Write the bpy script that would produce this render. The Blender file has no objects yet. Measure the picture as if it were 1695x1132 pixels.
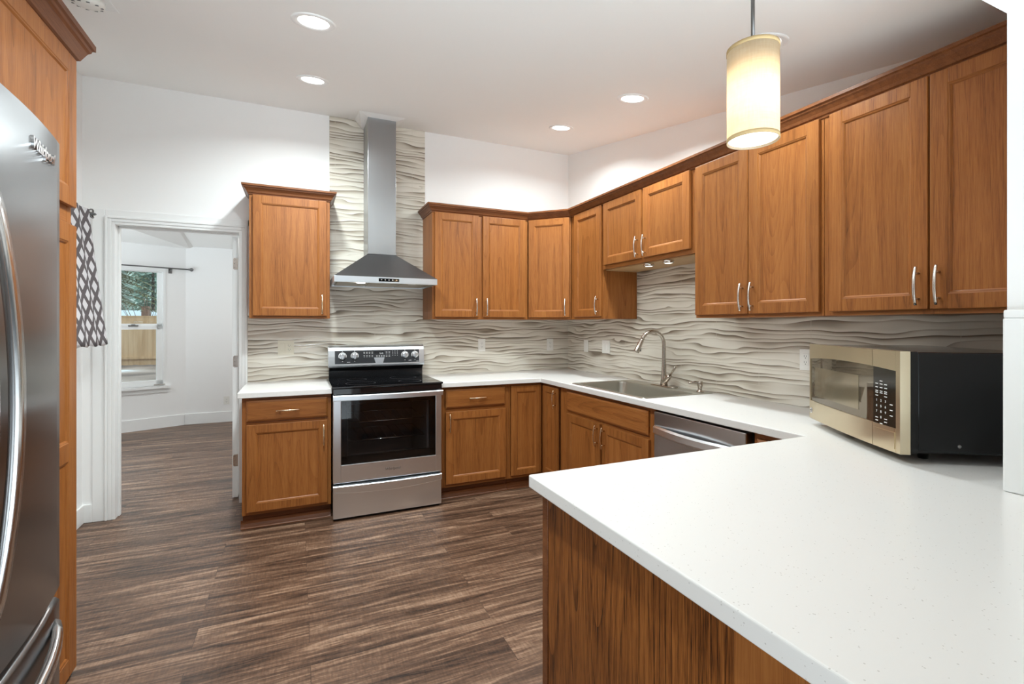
import bpy, bmesh, math, random
from mathutils import Vector, Matrix
random.seed(7)
R = math.radians
PI = math.pi
SC = bpy.context.scene
COL = SC.collection

# ------------------------------------------------------------------ camera, world, exposure
cd = bpy.data.cameras.new('camera')
cam = bpy.data.objects.new('camera', cd)
COL.objects.link(cam)
cam.location = (-2.487, -4.208, 1.354)
cam.rotation_euler = (R(90), 0, R(-23.95))
cd.sensor_fit = 'HORIZONTAL'
cd.sensor_width = 36.0
cd.lens = 799.2 / 1695 * 36.0
cd.shift_y = -28.2 / 1695
cd.clip_start = 0.02
SC.camera = cam

w = bpy.data.worlds.new('overcast_sky_low_fill')
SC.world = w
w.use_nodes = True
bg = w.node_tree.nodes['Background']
# pale overcast sky; bright band below the horizon added to light the ceiling
_nt = w.node_tree
_tc = _nt.nodes.new('ShaderNodeTexCoord')
_sp = _nt.nodes.new('ShaderNodeSeparateXYZ')
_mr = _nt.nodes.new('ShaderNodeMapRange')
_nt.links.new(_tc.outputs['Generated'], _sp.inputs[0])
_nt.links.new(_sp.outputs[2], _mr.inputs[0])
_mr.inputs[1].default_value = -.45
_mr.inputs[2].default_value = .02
LOW_FILL, SKY_UP = 5.8, 0.06
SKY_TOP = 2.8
_mr.inputs[3].default_value = LOW_FILL
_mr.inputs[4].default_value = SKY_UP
bg.inputs[0].default_value = (0.86, 0.97, 1.03, 1)
# yard side (+y) lifted on its own to brighten the outdoors and nook
_m2 = _nt.nodes.new('ShaderNodeMapRange')
_nt.links.new(_sp.outputs[1], _m2.inputs[0])
_m2.inputs[1].default_value = .0
_m2.inputs[2].default_value = .35
_mx = _nt.nodes.new('ShaderNodeMix')
_nt.links.new(_m2.outputs[0], _mx.inputs[0])
# an overcast sky is brightest overhead
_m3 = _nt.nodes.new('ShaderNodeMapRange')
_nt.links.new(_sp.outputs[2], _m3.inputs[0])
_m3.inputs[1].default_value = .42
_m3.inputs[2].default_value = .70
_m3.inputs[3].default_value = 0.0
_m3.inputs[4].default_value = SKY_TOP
_ad = _nt.nodes.new('ShaderNodeMath')
_ad.operation = 'ADD'
_nt.links.new(_mr.outputs[0], _ad.inputs[0])
_nt.links.new(_m3.outputs[0], _ad.inputs[1])
_nt.links.new(_ad.outputs[0], _mx.inputs[2])
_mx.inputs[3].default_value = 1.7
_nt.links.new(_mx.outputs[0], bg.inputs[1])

SC.view_settings.view_transform = 'Standard'
SC.view_settings.look = 'None'
SC.view_settings.gamma = 1
SC.view_settings.use_curve_mapping = False
SC.view_settings.exposure = 0.17
SC.cycles.use_denoising = True
SC.cycles.max_bounces = 10
SC.cycles.diffuse_bounces = 6
SC.cycles.glossy_bounces = 5
SC.cycles.sample_clamp_indirect = 6.0

LAMP_POWER = 16.0       # each recessed can
NOOK_FILL_POWER = 9.0
PENDANT_POWER = 4.6

# ------------------------------------------------------------------ mesh builder
class MB:
    def __init__(s):
        s.bm = bmesh.new()
        s.uv = None

    def _fin(s, faces, mi=0, smooth=False):
        for f in faces:
            f.material_index = mi
            f.smooth = smooth

    def box(s, x0, x1, y0, y1, z0, z1, b=0.0, mi=0, seg=2):
        x0, x1 = min(x0, x1), max(x0, x1)
        y0, y1 = min(y0, y1), max(y0, y1)
        z0, z1 = min(z0, z1), max(z0, z1)
        r = bmesh.ops.create_cube(s.bm, size=1)
        vs = r['verts']
        for v in vs:
            v.co = Vector(((x0 + x1) / 2 + v.co.x * (x1 - x0), (y0 + y1) / 2 + v.co.y * (y1 - y0), (z0 + z1) / 2 + v.co.z * (z1 - z0)))
        fs = set(f for v in vs for f in v.link_faces)
        if b > 0:
            b = min(b, .45 * min(x1 - x0, y1 - y0, z1 - z0))
            es = set(e for v in vs for e in v.link_edges)
            rr = bmesh.ops.bevel(s.bm, geom=list(es), offset=b, segments=seg, affect='EDGES', profile=.5)
            fs = set(f for f in fs if f.is_valid) | set(rr['faces'])
        s._fin(fs, mi)
        return s

    def quad(s, pts, mi=0):
        f = s.bm.faces.new([s.bm.verts.new(p) for p in pts])
        f.material_index = mi
        return f

    def frustum(s, lo, hi, mi=0):
        """closed solid between two point loops"""
        a = [s.bm.verts.new(p) for p in lo]
        b = [s.bm.verts.new(p) for p in hi]
        n = len(a)
        fs = [s.bm.faces.new(list(reversed(a))), s.bm.faces.new(b)]
        for i in range(n):
            fs.append(s.bm.faces.new((a[i], a[(i + 1) % n], b[(i + 1) % n], b[i])))
        s._fin(fs, mi)
        return s

    def prism(s, poly, axis, a, b, mi=0):
        def P(p, t):
            if axis == 'z': return (p[0], p[1], t)
            if axis == 'y': return (p[0], t, p[1])
            return (t, p[0], p[1])
        s.frustum([P(p, a) for p in poly], [P(p, b) for p in poly], mi)
        return s

    def loops(s, rings, cap0=True, cap1=True, closed=True, mi=0, smooth=True):
        vr = [[s.bm.verts.new(p) for p in r] for r in rings]
        n = len(vr[0])
        fs = []
        for a, b in zip(vr[:-1], vr[1:]):
            for i in range(n if closed else n - 1):
                fs.append(s.bm.faces.new((a[i], a[(i + 1) % n], b[(i + 1) % n], b[i])))
        s._fin(fs, mi, smooth)
        caps = []
        if cap0: caps.append(s.bm.faces.new(list(reversed(vr[0]))))
        if cap1: caps.append(s.bm.faces.new(vr[-1]))
        s._fin(caps, mi, False)
        return s

    def tube(s, pts, rad, n=12, mi=0, flat=1.0, caps=True):
        """sweep an ellipse along points; rad number or list"""
        pts = [Vector(p) for p in pts]
        rs = rad if isinstance(rad, (list, tuple)) else [rad] * len(pts)
        t0 = (pts[1] - pts[0]).normalized()
        ref = Vector((0, 0, 1)) if abs(t0.z) < .9 else Vector((0, 1, 0))
        nrm = t0.cross(ref).normalized()
        rings = []
        for i, p in enumerate(pts):
            t = (pts[min(i + 1, len(pts) - 1)] - pts[max(i - 1, 0)]).normalized()
            nrm = (nrm - t * nrm.dot(t)).normalized()
            bi = t.cross(nrm)
            rings.append([p + nrm * rs[i] * math.cos(k * 2 * PI / n) + bi * rs[i] * flat * math.sin(k * 2 * PI / n) for k in range(n)])
        return s.loops(rings, caps, caps, mi=mi)

    def lathe(s, prof, c=(0, 0, 0), n=32, axis='z', mi=0, cap0=True, cap1=True):
        """profile (r, h) revolved about an axis through c"""
        rings = []
        for r, h in prof:
            ring = []
            for k in range(n):
                a, q = r * math.cos(2 * PI * k / n), r * math.sin(2 * PI * k / n)
                if axis == 'z': p = (a, q, h)
                elif axis == 'y': p = (a, h, q)
                else: p = (h, a, q)
                ring.append((c[0] + p[0], c[1] + p[1], c[2] + p[2]))
            rings.append(ring)
        return s.loops(rings, cap0, cap1, mi=mi)

    def build(s, name, mats, parent=None, loc=None, rot=None, angle=None):
        bmesh.ops.recalc_face_normals(s.bm, faces=s.bm.faces)
        me = bpy.data.meshes.new(name)
        s.bm.to_mesh(me)
        s.bm.free()
        for m in (mats if isinstance(mats, (list, tuple)) else [mats]):
            me.materials.append(m)
        o = bpy.data.objects.new(name, me)
        COL.objects.link(o)
        if parent: o.parent = parent
        if loc: o.location = loc
        if rot: o.rotation_euler = rot
        return o


def tag(o, label=None, cat=None, group=None, kind=None):
    if label: o['label'] = label
    if cat: o['category'] = cat
    if group: o['group'] = group
    if kind: o['kind'] = kind
    return o


def thing(name, label, cat, loc=(0, 0, 0), rotz=0, group=None):
    o = bpy.data.objects.new(name, None)
    COL.objects.link(o)
    o.empty_display_size = .1
    o.location = loc
    o.rotation_euler = (0, 0, rotz)
    return tag(o, label, cat, group)


def struct(o):
    o['kind'] = 'structure'
    return o


def kids(o):
    return [c for c in bpy.data.objects if c.parent == o]


def copy_tree(o, parent=None):
    c = o.copy()
    COL.objects.link(c)
    if parent: c.parent = parent
    for ch in kids(o): copy_tree(ch, c)
    return c


def text_mesh(txt, name, mt, size, parent, M, shear=0, ext=.0015, align='CENTER', bold=0.0):
    """lettering baked to a mesh; M places the text plane"""
    cu = bpy.data.curves.new('lettering', 'FONT')
    cu.body = txt
    cu.size = size
    cu.align_x = align
    cu.align_y = 'CENTER'
    cu.shear = shear
    cu.extrude = ext
    cu.offset = bold
    to = bpy.data.objects.new('lettering', cu)
    COL.objects.link(to)
    bpy.context.view_layer.update()
    dg = bpy.context.evaluated_depsgraph_get()
    me = bpy.data.meshes.new_from_object(to.evaluated_get(dg))
    bpy.data.objects.remove(to)
    bpy.data.curves.remove(cu)
    me.transform(M)
    me.materials.clear()
    me.materials.append(mt)
    o = bpy.data.objects.new(name, me)
    COL.objects.link(o)
    if parent: o.parent = parent
    return o


# text plane facing local -y (front of things), x right, z up
FACE = Matrix.Rotation(R(90), 4, 'X')

# ------------------------------------------------------------------ materials
def new_mat(name):
    m = bpy.data.materials.new(name)
    m.use_nodes = True
    nt = m.node_tree
    return m, nt, nt.nodes['Principled BSDF']


def setin(nt, node, key, val):
    s = node.inputs[key]
    if isinstance(val, bpy.types.NodeSocket): nt.links.new(val, s)
    elif isinstance(val, (tuple, list)) and len(val) == 3 and s.type == 'RGBA': s.default_value = (*val, 1)
    else: s.default_value = val


def N(nt, typ, ins=None, **props):
    n = nt.nodes.new('ShaderNode' + typ)
    for k, v in props.items(): setattr(n, k, v)
    for k, v in (ins or {}).items(): setin(nt, n, k, v)
    return n


def mth(nt, op, a, b=0.0, c=0.0):
    n = nt.nodes.new('ShaderNodeMath')
    n.operation = op
    for i, v in enumerate((a, b, c)): setin(nt, n, i, v)
    return n.outputs[0]


def ramp(nt, fac, stops, interp='LINEAR'):
    n = nt.nodes.new('ShaderNodeValToRGB')
    n.color_ramp.interpolation = interp
    e = n.color_ramp.elements
    while len(e) < len(stops): e.new(.5)
    for el, (p, c) in zip(e, stops):
        el.position = p
        el.color = (*c, 1)
    nt.links.new(fac, n.inputs[0])
    return n.outputs[0]


def mix(nt, f, a, b, mode='MIX'):
    n = nt.nodes.new('ShaderNodeMix')
    n.data_type = 'RGBA'
    n.blend_type = mode
    for i, v in ((0, f), (6, a), (7, b)):
        s = n.inputs[i]
        if isinstance(v, bpy.types.NodeSocket): nt.links.new(v, s)
        elif isinstance(v, tuple): s.default_value = (*v, 1)
        else: s.default_value = v
    return n.outputs[2]


def srgb(r, g, b):
    return tuple(((c / 255) / 12.92 if c / 255 <= .04045 else ((c / 255 + .055) / 1.055) ** 2.4) for c in (r, g, b))


def plain(name, col, rough=.5, metal=0.0, spec=.5, bump=0, bscale=200, noise=0.0, coat=0.0):
    m, nt, b = new_mat(name)
    setin(nt, b, 'Base Color', col)
    b.inputs['Roughness'].default_value = rough
    b.inputs['Metallic'].default_value = metal
    b.inputs['Specular IOR Level'].default_value = spec
    b.inputs['Coat Weight'].default_value = coat
    tc = N(nt, 'TexCoord')
    if noise:
        nz = N(nt, 'TexNoise', {'Vector': tc.outputs['Object'], 'Scale': 9.0, 'Detail': 3.0})
        d = tuple(c * (1 - noise) for c in col)
        setin(nt, b, 'Base Color', mix(nt, nz.outputs[0], d, col))
    if bump:
        nz = N(nt, 'TexNoise', {'Vector': tc.outputs['Object'], 'Scale': float(bscale), 'Detail': 2.0})
        bp = N(nt, 'Bump', {'Strength': bump, 'Distance': .002, 'Height': nz.outputs[0]})
        setin(nt, b, 'Normal', bp.outputs[0])
    return m


def wood(name, axis, dark, mid, light, rough=.38, k=1.0, pk=1.0):
    """stained oak; grain runs along the local axis"""
    m, nt, b = new_mat(name)
    tc = N(nt, 'TexCoord')
    oi = N(nt, 'ObjectInfo')
    off = N(nt, 'CombineXYZ', {0: mth(nt, 'MULTIPLY', oi.outputs['Random'], 7.3), 1: mth(nt, 'MULTIPLY', oi.outputs['Random'], 3.1), 2: mth(nt, 'MULTIPLY', oi.outputs['Random'], 11.7)})
    v = N(nt, 'VectorMath', {0: tc.outputs['Object'], 1: off.outputs[0]}, operation='ADD').outputs[0]

    def sc(a, l):
        s = [a, a, a]
        s['xyz'.index(axis)] = l
        return N(nt, 'VectorMath', {0: v, 1: tuple(s)}, operation='MULTIPLY').outputs[0]
    ring = N(nt, 'TexNoise', {'Vector': sc(5.0, .36), 'Scale': 1.0, 'Detail': 1.0, 'Roughness': .4}).outputs[0]
    rings = mth(nt, 'POWER', mth(nt, 'FRACT', mth(nt, 'MULTIPLY', ring, 26.0)), 3.0)
    pore = N(nt, 'TexNoise', {'Vector': sc(310, 9), 'Scale': 1.0, 'Detail': 3.0, 'Roughness': .75}).outputs[0]
    band = N(nt, 'TexNoise', {'Vector': sc(26, .9), 'Scale': 1.0, 'Detail': 2.0}).outputs[0]
    pv = mth(nt, 'MULTIPLY', mth(nt, 'SUBTRACT', pore, .5), .66 * pk)
    bv = mth(nt, 'MULTIPLY', mth(nt, 'SUBTRACT', band, .5), .45)
    rv = mth(nt, 'MULTIPLY', mth(nt, 'SUBTRACT', rings, .25), .10 * pk)
    val = mth(nt, 'SUBTRACT', mth(nt, 'ADD', mth(nt, 'ADD', pv, bv), .53), rv)
    c = ramp(nt, val, [(.24, dark), (.50, mid), (.78, light)])
    tint = mth(nt, 'ADD', mth(nt, 'MULTIPLY', oi.outputs['Random'], .16 * k), 1 - .08 * k)
    hv = N(nt, 'HueSaturation', {'Value': tint, 'Color': c})
    setin(nt, b, 'Base Color', hv.outputs[0])
    b.inputs['Roughness'].default_value = rough
    b.inputs['Specular IOR Level'].default_value = .28
    bp = N(nt, 'Bump', {'Strength': .18, 'Distance': .0015, 'Height': pore})
    setin(nt, b, 'Normal', bp.outputs[0])
    return m


OD, OM, OL = srgb(92, 51, 21), srgb(145, 88, 42), srgb(168, 110, 58)
W_V = wood('oak_vertical', 'z', OD, OM, OL)
W_H = wood('oak_horizontal', 'x', OD, OM, OL)
W_HD = wood('oak_dark_trim', 'x', srgb(84, 46, 24), srgb(112, 66, 36), srgb(134, 84, 48))  # darker oak tone for crowns, toe kicks and corner stile
W_PY = wood('oak_panel', 'z', srgb(58, 30, 11), srgb(126, 73, 31), srgb(156, 97, 46), k=.3, pk=2.2)
W_IN = plain('maple_lining', srgb(196, 160, 116), .5, noise=.1)
WOODS = [W_V, W_H]


def steel(name, col=(.60, .60, .60), rough=.28, axis='x', aniso=.0):
    m, nt, b = new_mat(name)
    tc = N(nt, 'TexCoord')
    s = [420, 420, 420]
    s['xyz'.index(axis)] = 6
    v = N(nt, 'VectorMath', {0: tc.outputs['Object'], 1: tuple(s)}, operation='MULTIPLY').outputs[0]
    nz = N(nt, 'TexNoise', {'Vector': v, 'Scale': 1.0, 'Detail': 2.0})
    setin(nt, b, 'Base Color', mix(nt, nz.outputs[0], tuple(c * .96 for c in col), col))
    b.inputs['Metallic'].default_value = 1.0
    setin(nt, b, 'Roughness', mth(nt, 'ADD', mth(nt, 'MULTIPLY', nz.outputs[0], .016), rough - .008))
    b.inputs['Anisotropic'].default_value = .55
    return m


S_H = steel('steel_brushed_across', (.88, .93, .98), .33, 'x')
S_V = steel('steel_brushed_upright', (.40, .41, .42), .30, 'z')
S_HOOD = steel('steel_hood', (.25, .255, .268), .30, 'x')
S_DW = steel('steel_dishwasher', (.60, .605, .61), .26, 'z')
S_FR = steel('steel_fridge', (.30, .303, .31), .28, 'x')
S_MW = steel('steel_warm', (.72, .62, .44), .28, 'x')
S_SINK = steel('steel_sink', (.56, .54, .48), .30, 'y')
NICKEL = plain('satin_nickel', (.74, .71, .66), .26, 1.0)
FAUC = plain('brushed_nickel_faucet', (.52, .46, .40), .24, 1.0)
CHROME = plain('chrome', (.82, .82, .82), .12, 1.0)
BRASSY = plain('warm_nickel', (.80, .62, .42), .26, 1.0)
PEWTER = plain('dark_pewter', (.22, .22, .22), .4, 1.0)
WHITE = plain('white_paint', srgb(245, 245, 244), .62, bump=.06, bscale=320)
CEILW = plain('ceiling_paint', srgb(247, 247, 245), .8, bump=.05, bscale=240)
TRIMW = plain('trim_paint', srgb(241, 242, 241), .38)
PLASTIC = plain('white_plastic', srgb(236, 235, 229), .35)
IVORY = plain('ivory_plastic', srgb(226, 220, 202), .35)
SLOT = plain('socket_slot', (.02, .02, .02), .6)
BLACKG = plain('black_glass', (.006, .006, .007), .05, spec=.6)
BLACKP = plain('black_enamel', (.010, .010, .011), .16, spec=.5)
BLACKM = plain('black_side', (.005, .005, .005), .10, spec=.3)
DARKGAP = plain('dark_gap', (.012, .011, .010), .7)
PANELG = plain('control_panel_glass', srgb(62, 63, 66), .12)
MARK = plain('panel_marking', (.85, .85, .85), .5)
DISPLAY = plain('display_window', (.01, .01, .012), .08)


def emit(name, col, s):
    m, nt, b = new_mat(name)
    setin(nt, b, 'Base Color', col)
    setin(nt, b, 'Emission Color', col)
    b.inputs['Emission Strength'].default_value = s
    return m


LENS = emit('lamp_lens', (1.0, .98, .94), 7.0)
LENS_DIM = emit('lamp_lens_dim', (1.0, .98, .94), .7)
PUCKL = emit('puck_lens', (1.0, .97, .9), 3.0)
DIFF = emit('pendant_diffuser', (1.0, .98, .93), 1.6)


def mat_counter():
    m, nt, b = new_mat('white_quartz')
    tc = N(nt, 'TexCoord')
    vo = N(nt, 'TexVoronoi', {'Vector': tc.outputs['Object'], 'Scale': 130.0})
    nz = N(nt, 'TexNoise', {'Vector': tc.outputs['Object'], 'Scale': 60.0, 'Detail': 2.0})
    spot = mth(nt, 'MULTIPLY', mth(nt, 'LESS_THAN', vo.outputs['Distance'], .17), mth(nt, 'GREATER_THAN', nz.outputs[0], .56))
    c = mix(nt, mth(nt, 'MULTIPLY', spot, .55), srgb(227, 225, 222), srgb(168, 162, 154))
    setin(nt, b, 'Base Color', c)
    b.inputs['Roughness'].default_value = .24
    b.inputs['Specular IOR Level'].default_value = .4
    return m


def mat_floor():
    m, nt, b = new_mat('dark_plank_floor')
    tc = N(nt, 'TexCoord')
    o = tc.outputs['Object']
    br = N(nt, 'TexBrick', {'Vector': o, 'Color1': (0, 0, 0), 'Color2': (1, 1, 1), 'Mortar': (.5, .5, .5), 'Scale': 1.0, 'Mortar Size': .0012, 'Bias': 0.0, 'Brick Width': 1.22, 'Row Height': .152}, offset=.37, offset_frequency=2)
    rnd = br.outputs['Color']
    sep = N(nt, 'SeparateXYZ', {0: o})
    rf = N(nt, 'SeparateColor', {0: rnd}).outputs[0]
    v1 = N(nt, 'CombineXYZ', {0: mth(nt, 'MULTIPLY', sep.outputs[0], 1.5), 1: mth(nt, 'MULTIPLY', sep.outputs[1], 21.0), 2: mth(nt, 'MULTIPLY', rf, 14.0)})
    n1 = N(nt, 'TexNoise', {'Vector': v1.outputs[0], 'Scale': 1.0, 'Detail': 7.0, 'Roughness': .66, 'Distortion': .9}).outputs[0]
    v2 = N(nt, 'CombineXYZ', {0: mth(nt, 'MULTIPLY', sep.outputs[0], 12.0), 1: mth(nt, 'MULTIPLY', sep.outputs[1], 150.0), 2: mth(nt, 'MULTIPLY', rf, 9.0)})
    n2 = N(nt, 'TexNoise', {'Vector': v2.outputs[0], 'Scale': 1.0, 'Detail': 3.0, 'Roughness': .7}).outputs[0]
    # saw-mark chatter across the grain
    v3 = N(nt, 'CombineXYZ', {0: mth(nt, 'MULTIPLY', sep.outputs[0], 120.0), 1: mth(nt, 'MULTIPLY', sep.outputs[1], 24.0), 2: rf})
    n3 = N(nt, 'TexNoise', {'Vector': v3.outputs[0], 'Scale': 1.0, 'Detail': 1.0}).outputs[0]
    val = mth(nt, 'ADD', mth(nt, 'MULTIPLY', n1, .78), mth(nt, 'ADD', mth(nt, 'MULTIPLY', n2, .26), mth(nt, 'ADD', mth(nt, 'MULTIPLY', rf, .05), mth(nt, 'MULTIPLY', n3, .10))))
    c = ramp(nt, val, [(.45, srgb(36, 24, 17)), (.54, srgb(76, 54, 40)), (.63, srgb(106, 79, 61)), (.75, srgb(160, 130, 106))])
    c = mix(nt, mth(nt, 'MULTIPLY', br.outputs['Fac'], .6), c, srgb(44, 32, 27))
    setin(nt, b, 'Base Color', c)
    setin(nt, b, 'Roughness', mth(nt, 'ADD', mth(nt, 'MULTIPLY', n2, .12), .34))
    b.inputs['Specular IOR Level'].default_value = .5
    bp = N(nt, 'Bump', {'Strength': .25, 'Distance': .002, 'Height': mth(nt, 'ADD', mth(nt, 'MULTIPLY', n1, .6), mth(nt, 'SUBTRACT', n2, br.outputs['Fac']))})
    setin(nt, b, 'Normal', bp.outputs[0])
    return m


def mat_tile():
    m, nt, b = new_mat('wave_relief_tile')
    tc = N(nt, 'TexCoord')
    o = tc.outputs['Object']
    sep = N(nt, 'SeparateXYZ', {0: o})
    x, z = sep.outputs[0], sep.outputs[2]
    def nz2(fx, fz, seed):
        v = N(nt, 'CombineXYZ', {0: mth(nt, 'MULTIPLY', x, fx), 1: mth(nt, 'MULTIPLY', z, fz), 2: seed})
        return N(nt, 'TexNoise', {'Vector': v.outputs[0], 'Scale': 1.0, 'Detail': 0.0}).outputs[0]
    h = mth(nt, 'ADD', mth(nt, 'MULTIPLY', z, 33.0), mth(nt, 'ADD', mth(nt, 'MULTIPLY', nz2(1.9, 11.0, 0.0), 2.3), mth(nt, 'MULTIPLY', nz2(5.0, 22.0, 4.0), 1.25)))
    fr = mth(nt, 'FRACT', h)
    idn = mth(nt, 'FLOOR', h)
    vr = N(nt, 'CombineXYZ', {0: mth(nt, 'MULTIPLY', x, 2.4), 1: mth(nt, 'MULTIPLY', idn, 3.71)})
    rnd = N(nt, 'TexNoise', {'Vector': vr.outputs[0], 'Scale': 1.0, 'Detail': 0.0}).outputs[0]
    amt = N(nt, 'MapRange', {0: rnd, 1: .36, 2: .66, 3: .16, 4: 1.22}).outputs[0]
    tone = mth(nt, 'MULTIPLY', mth(nt, 'POWER', fr, 1.5), amt)
    tone = mth(nt, 'ADD', tone, mth(nt, 'MULTIPLY', mth(nt, 'POWER', fr, 14.0), .25))
    c = ramp(nt, tone, [(0.0, srgb(230, 225, 213)), (.30, srgb(208, 200, 185)), (.65, srgb(170, 159, 143)), (1.0, srgb(128, 116, 102))])
    br = N(nt, 'TexBrick', {'Vector': N(nt, 'CombineXYZ', {0: x, 1: z}).outputs[0], 'Color1': (0, 0, 0), 'Color2': (1, 1, 1), 'Mortar': (0, 0, 0), 'Scale': 1.0, 'Mortar Size': .0012, 'Brick Width': .63, 'Row Height': .25}, offset=.5)
    c = mix(nt, mth(nt, 'MULTIPLY', br.outputs['Fac'], .7), c, srgb(214, 207, 192))
    setin(nt, b, 'Base Color', c)
    b.inputs['Roughness'].default_value = .2
    hh = ramp(nt, fr, [(0, (0, 0, 0)), (.35, (.8, .8, .8)), (.75, (1, 1, 1)), (1, (0, 0, 0))])
    bp = N(nt, 'Bump', {'Strength': .35, 'Distance': .004, 'Height': hh})
    setin(nt, b, 'Normal', bp.outputs[0])
    return m


def mat_curtain():
    m, nt, b = new_mat('lattice_print_fabric')
    tc = N(nt, 'TexCoord')
    sep = N(nt, 'SeparateXYZ', {0: tc.outputs['UV']})
    u, v = sep.outputs[0], sep.outputs[1]
    a = mth(nt, 'FRACT', mth(nt, 'ADD', mth(nt, 'MULTIPLY', u, 1.0), mth(nt, 'MULTIPLY', v, 1.0)))
    c = mth(nt, 'FRACT', mth(nt, 'SUBTRACT', mth(nt, 'MULTIPLY', u, 1.0), mth(nt, 'MULTIPLY', v, 1.0)))
    line = mth(nt, 'MAXIMUM', mth(nt, 'LESS_THAN', a, .38), mth(nt, 'LESS_THAN', c, .38))
    col = mix(nt, line, srgb(232, 230, 232), srgb(112, 104, 106))
    setin(nt, b, 'Base Color', col)
    b.inputs['Roughness'].default_value = .9
    tr = N(nt, 'BsdfTranslucent', {'Color': col})
    mx = N(nt, 'MixShader', {0: .3, 1: b.outputs[0], 2: tr.outputs[0]})
    nt.links.new(mx.outputs[0], nt.nodes['Material Output'].inputs[0])
    return m


def mat_shade():
    m, nt, b = new_mat('linen_shade')
    tc = N(nt, 'TexCoord')
    v = N(nt, 'VectorMath', {0: tc.outputs['Object'], 1: (260, 260, 30)}, operation='MULTIPLY').outputs[0]
    n1 = N(nt, 'TexNoise', {'Vector': v, 'Scale': 1.0, 'Detail': 2.0}).outputs[0]
    v2 = N(nt, 'VectorMath', {0: tc.outputs['Object'], 1: (20, 20, 300)}, operation='MULTIPLY').outputs[0]
    n2 = N(nt, 'TexNoise', {'Vector': v2, 'Scale': 1.0, 'Detail': 2.0}).outputs[0]
    c = mix(nt, mth(nt, 'MULTIPLY', mth(nt, 'ADD', n1, n2), .5), srgb(226, 208, 176), srgb(252, 246, 232))
    setin(nt, b, 'Base Color', c)
    b.inputs['Roughness'].default_value = .9
    tr = N(nt, 'BsdfTranslucent', {'Color': c})
    mx = N(nt, 'MixShader', {0: .62, 1: b.outputs[0], 2: tr.outputs[0]})
    nt.links.new(mx.outputs[0], nt.nodes['Material Output'].inputs[0])
    return m


def mat_glass(name, tint, refl=.08, fr=.9):
    m, nt, b = new_mat(name)
    t = N(nt, 'BsdfTransparent', {'Color': tint})
    g = N(nt, 'BsdfGlossy', {'Color': (1, 1, 1), 'Roughness': .02})
    fz = N(nt, 'Fresnel', {'IOR': 1.45})
    f = mth(nt, 'ADD', mth(nt, 'MULTIPLY', fz.outputs[0], fr), refl * .4)
    mx = N(nt, 'MixShader', {0: f, 1: t.outputs[0], 2: g.outputs[0]})
    nt.links.new(mx.outputs[0], nt.nodes['Material Output'].inputs[0])
    return m


def mat_ramp_noise(name, stops, scale, rough=.9, detail=4, stretch=(1, 1, 1)):
    m, nt, b = new_mat(name)
    tc = N(nt, 'TexCoord')
    v = N(nt, 'VectorMath', {0: tc.outputs['Object'], 1: stretch}, operation='MULTIPLY').outputs[0]
    nz = N(nt, 'TexNoise', {'Vector': v, 'Scale': float(scale), 'Detail': float(detail)})
    setin(nt, b, 'Base Color', ramp(nt, nz.outputs[0], stops))
    b.inputs['Roughness'].default_value = rough
    return m


COUNTER = mat_counter()
FLOOR = mat_floor()
TILE = mat_tile()
CURTAIN = mat_curtain()
SHADE = mat_shade()
GLASS = mat_glass('window_glass', (.96, .98, .97))
OVENG = mat_glass('oven_glass', (.70, .70, .71), .03, .4)
MWG = mat_glass('microwave_glass', (.05, .045, .04), .35)
SHADE_TRIM = plain('shade_trim_tape', srgb(196, 170, 124), .9)

# ------------------------------------------------------------------ room shell
TAUPE = plain('taupe_bounce_absorber', srgb(128, 120, 112), .75)  # for unseen dining-side surfaces, darkened to limit bounce light
def ceil_z(y):
    return 3.06 + .178 * y

XL = -3.832          # left kitchen wall
DX0, DX1, DH = -3.650, -2.893, 2.055     # doorway
YP = -3.567          # far face of the partition the camera looks through

# floor
struct(MB().box(-5.0, 1.2, -4.5, .2, -.06, 0).box(-7.2, 1.2, .2, 4.6, -.06, 0).build('floor', FLOOR))
# ceiling, sloping down towards the camera
m = MB()
m.frustum([(-4.0, .12, ceil_z(.12)), (.12, .12, ceil_z(.12)), (.12, YP - .12, ceil_z(YP - .12)), (-4.0, YP - .12, ceil_z(YP - .12))],
          [(-4.0, .12, ceil_z(.12) + .1), (.12, .12, ceil_z(.12) + .1), (.12, YP - .12, ceil_z(YP - .12) + .1), (-4.0, YP - .12, ceil_z(YP - .12) + .1)])
struct(m.build('ceiling', CEILW))
m = MB()
m.box(-5.0, .12, -6.6, YP - .125, 2.44, 2.52)  # unseen slab added to keep overhead sky off the foreground worktop
struct(m.build('ceiling_dining_light_block', TAUPE))
struct(MB().box(-5.0, -4.9, -6.5, YP - .125, 0, 2.44).build('wall_dining_light_block', TAUPE))  # unseen wall added to block low fill from the jamb
# back wall with the doorway
m = MB()
m.box(-4.0, DX0 - .02, 0, .12, 0, ceil_z(0) + .02)
m.box(DX1 + .02, .12, 0, .12, 0, ceil_z(0) + .02)
m.box(DX0 - .02, DX1 + .02, 0, .12, DH + .02, ceil_z(0) + .02)
struct(m.build('wall_back', WHITE))
# right wall
m = MB()
m.prism([(0, 0), (0, ceil_z(0) + .02), (YP - .13, ceil_z(YP - .13) + .02), (YP - .13, 0)], 'x', 0, .12)
m.box(0, .12, -5.0, YP - .13, 0, 2.44, mi=1)
struct(m.build('wall_right', [WHITE, TAUPE]))
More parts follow.
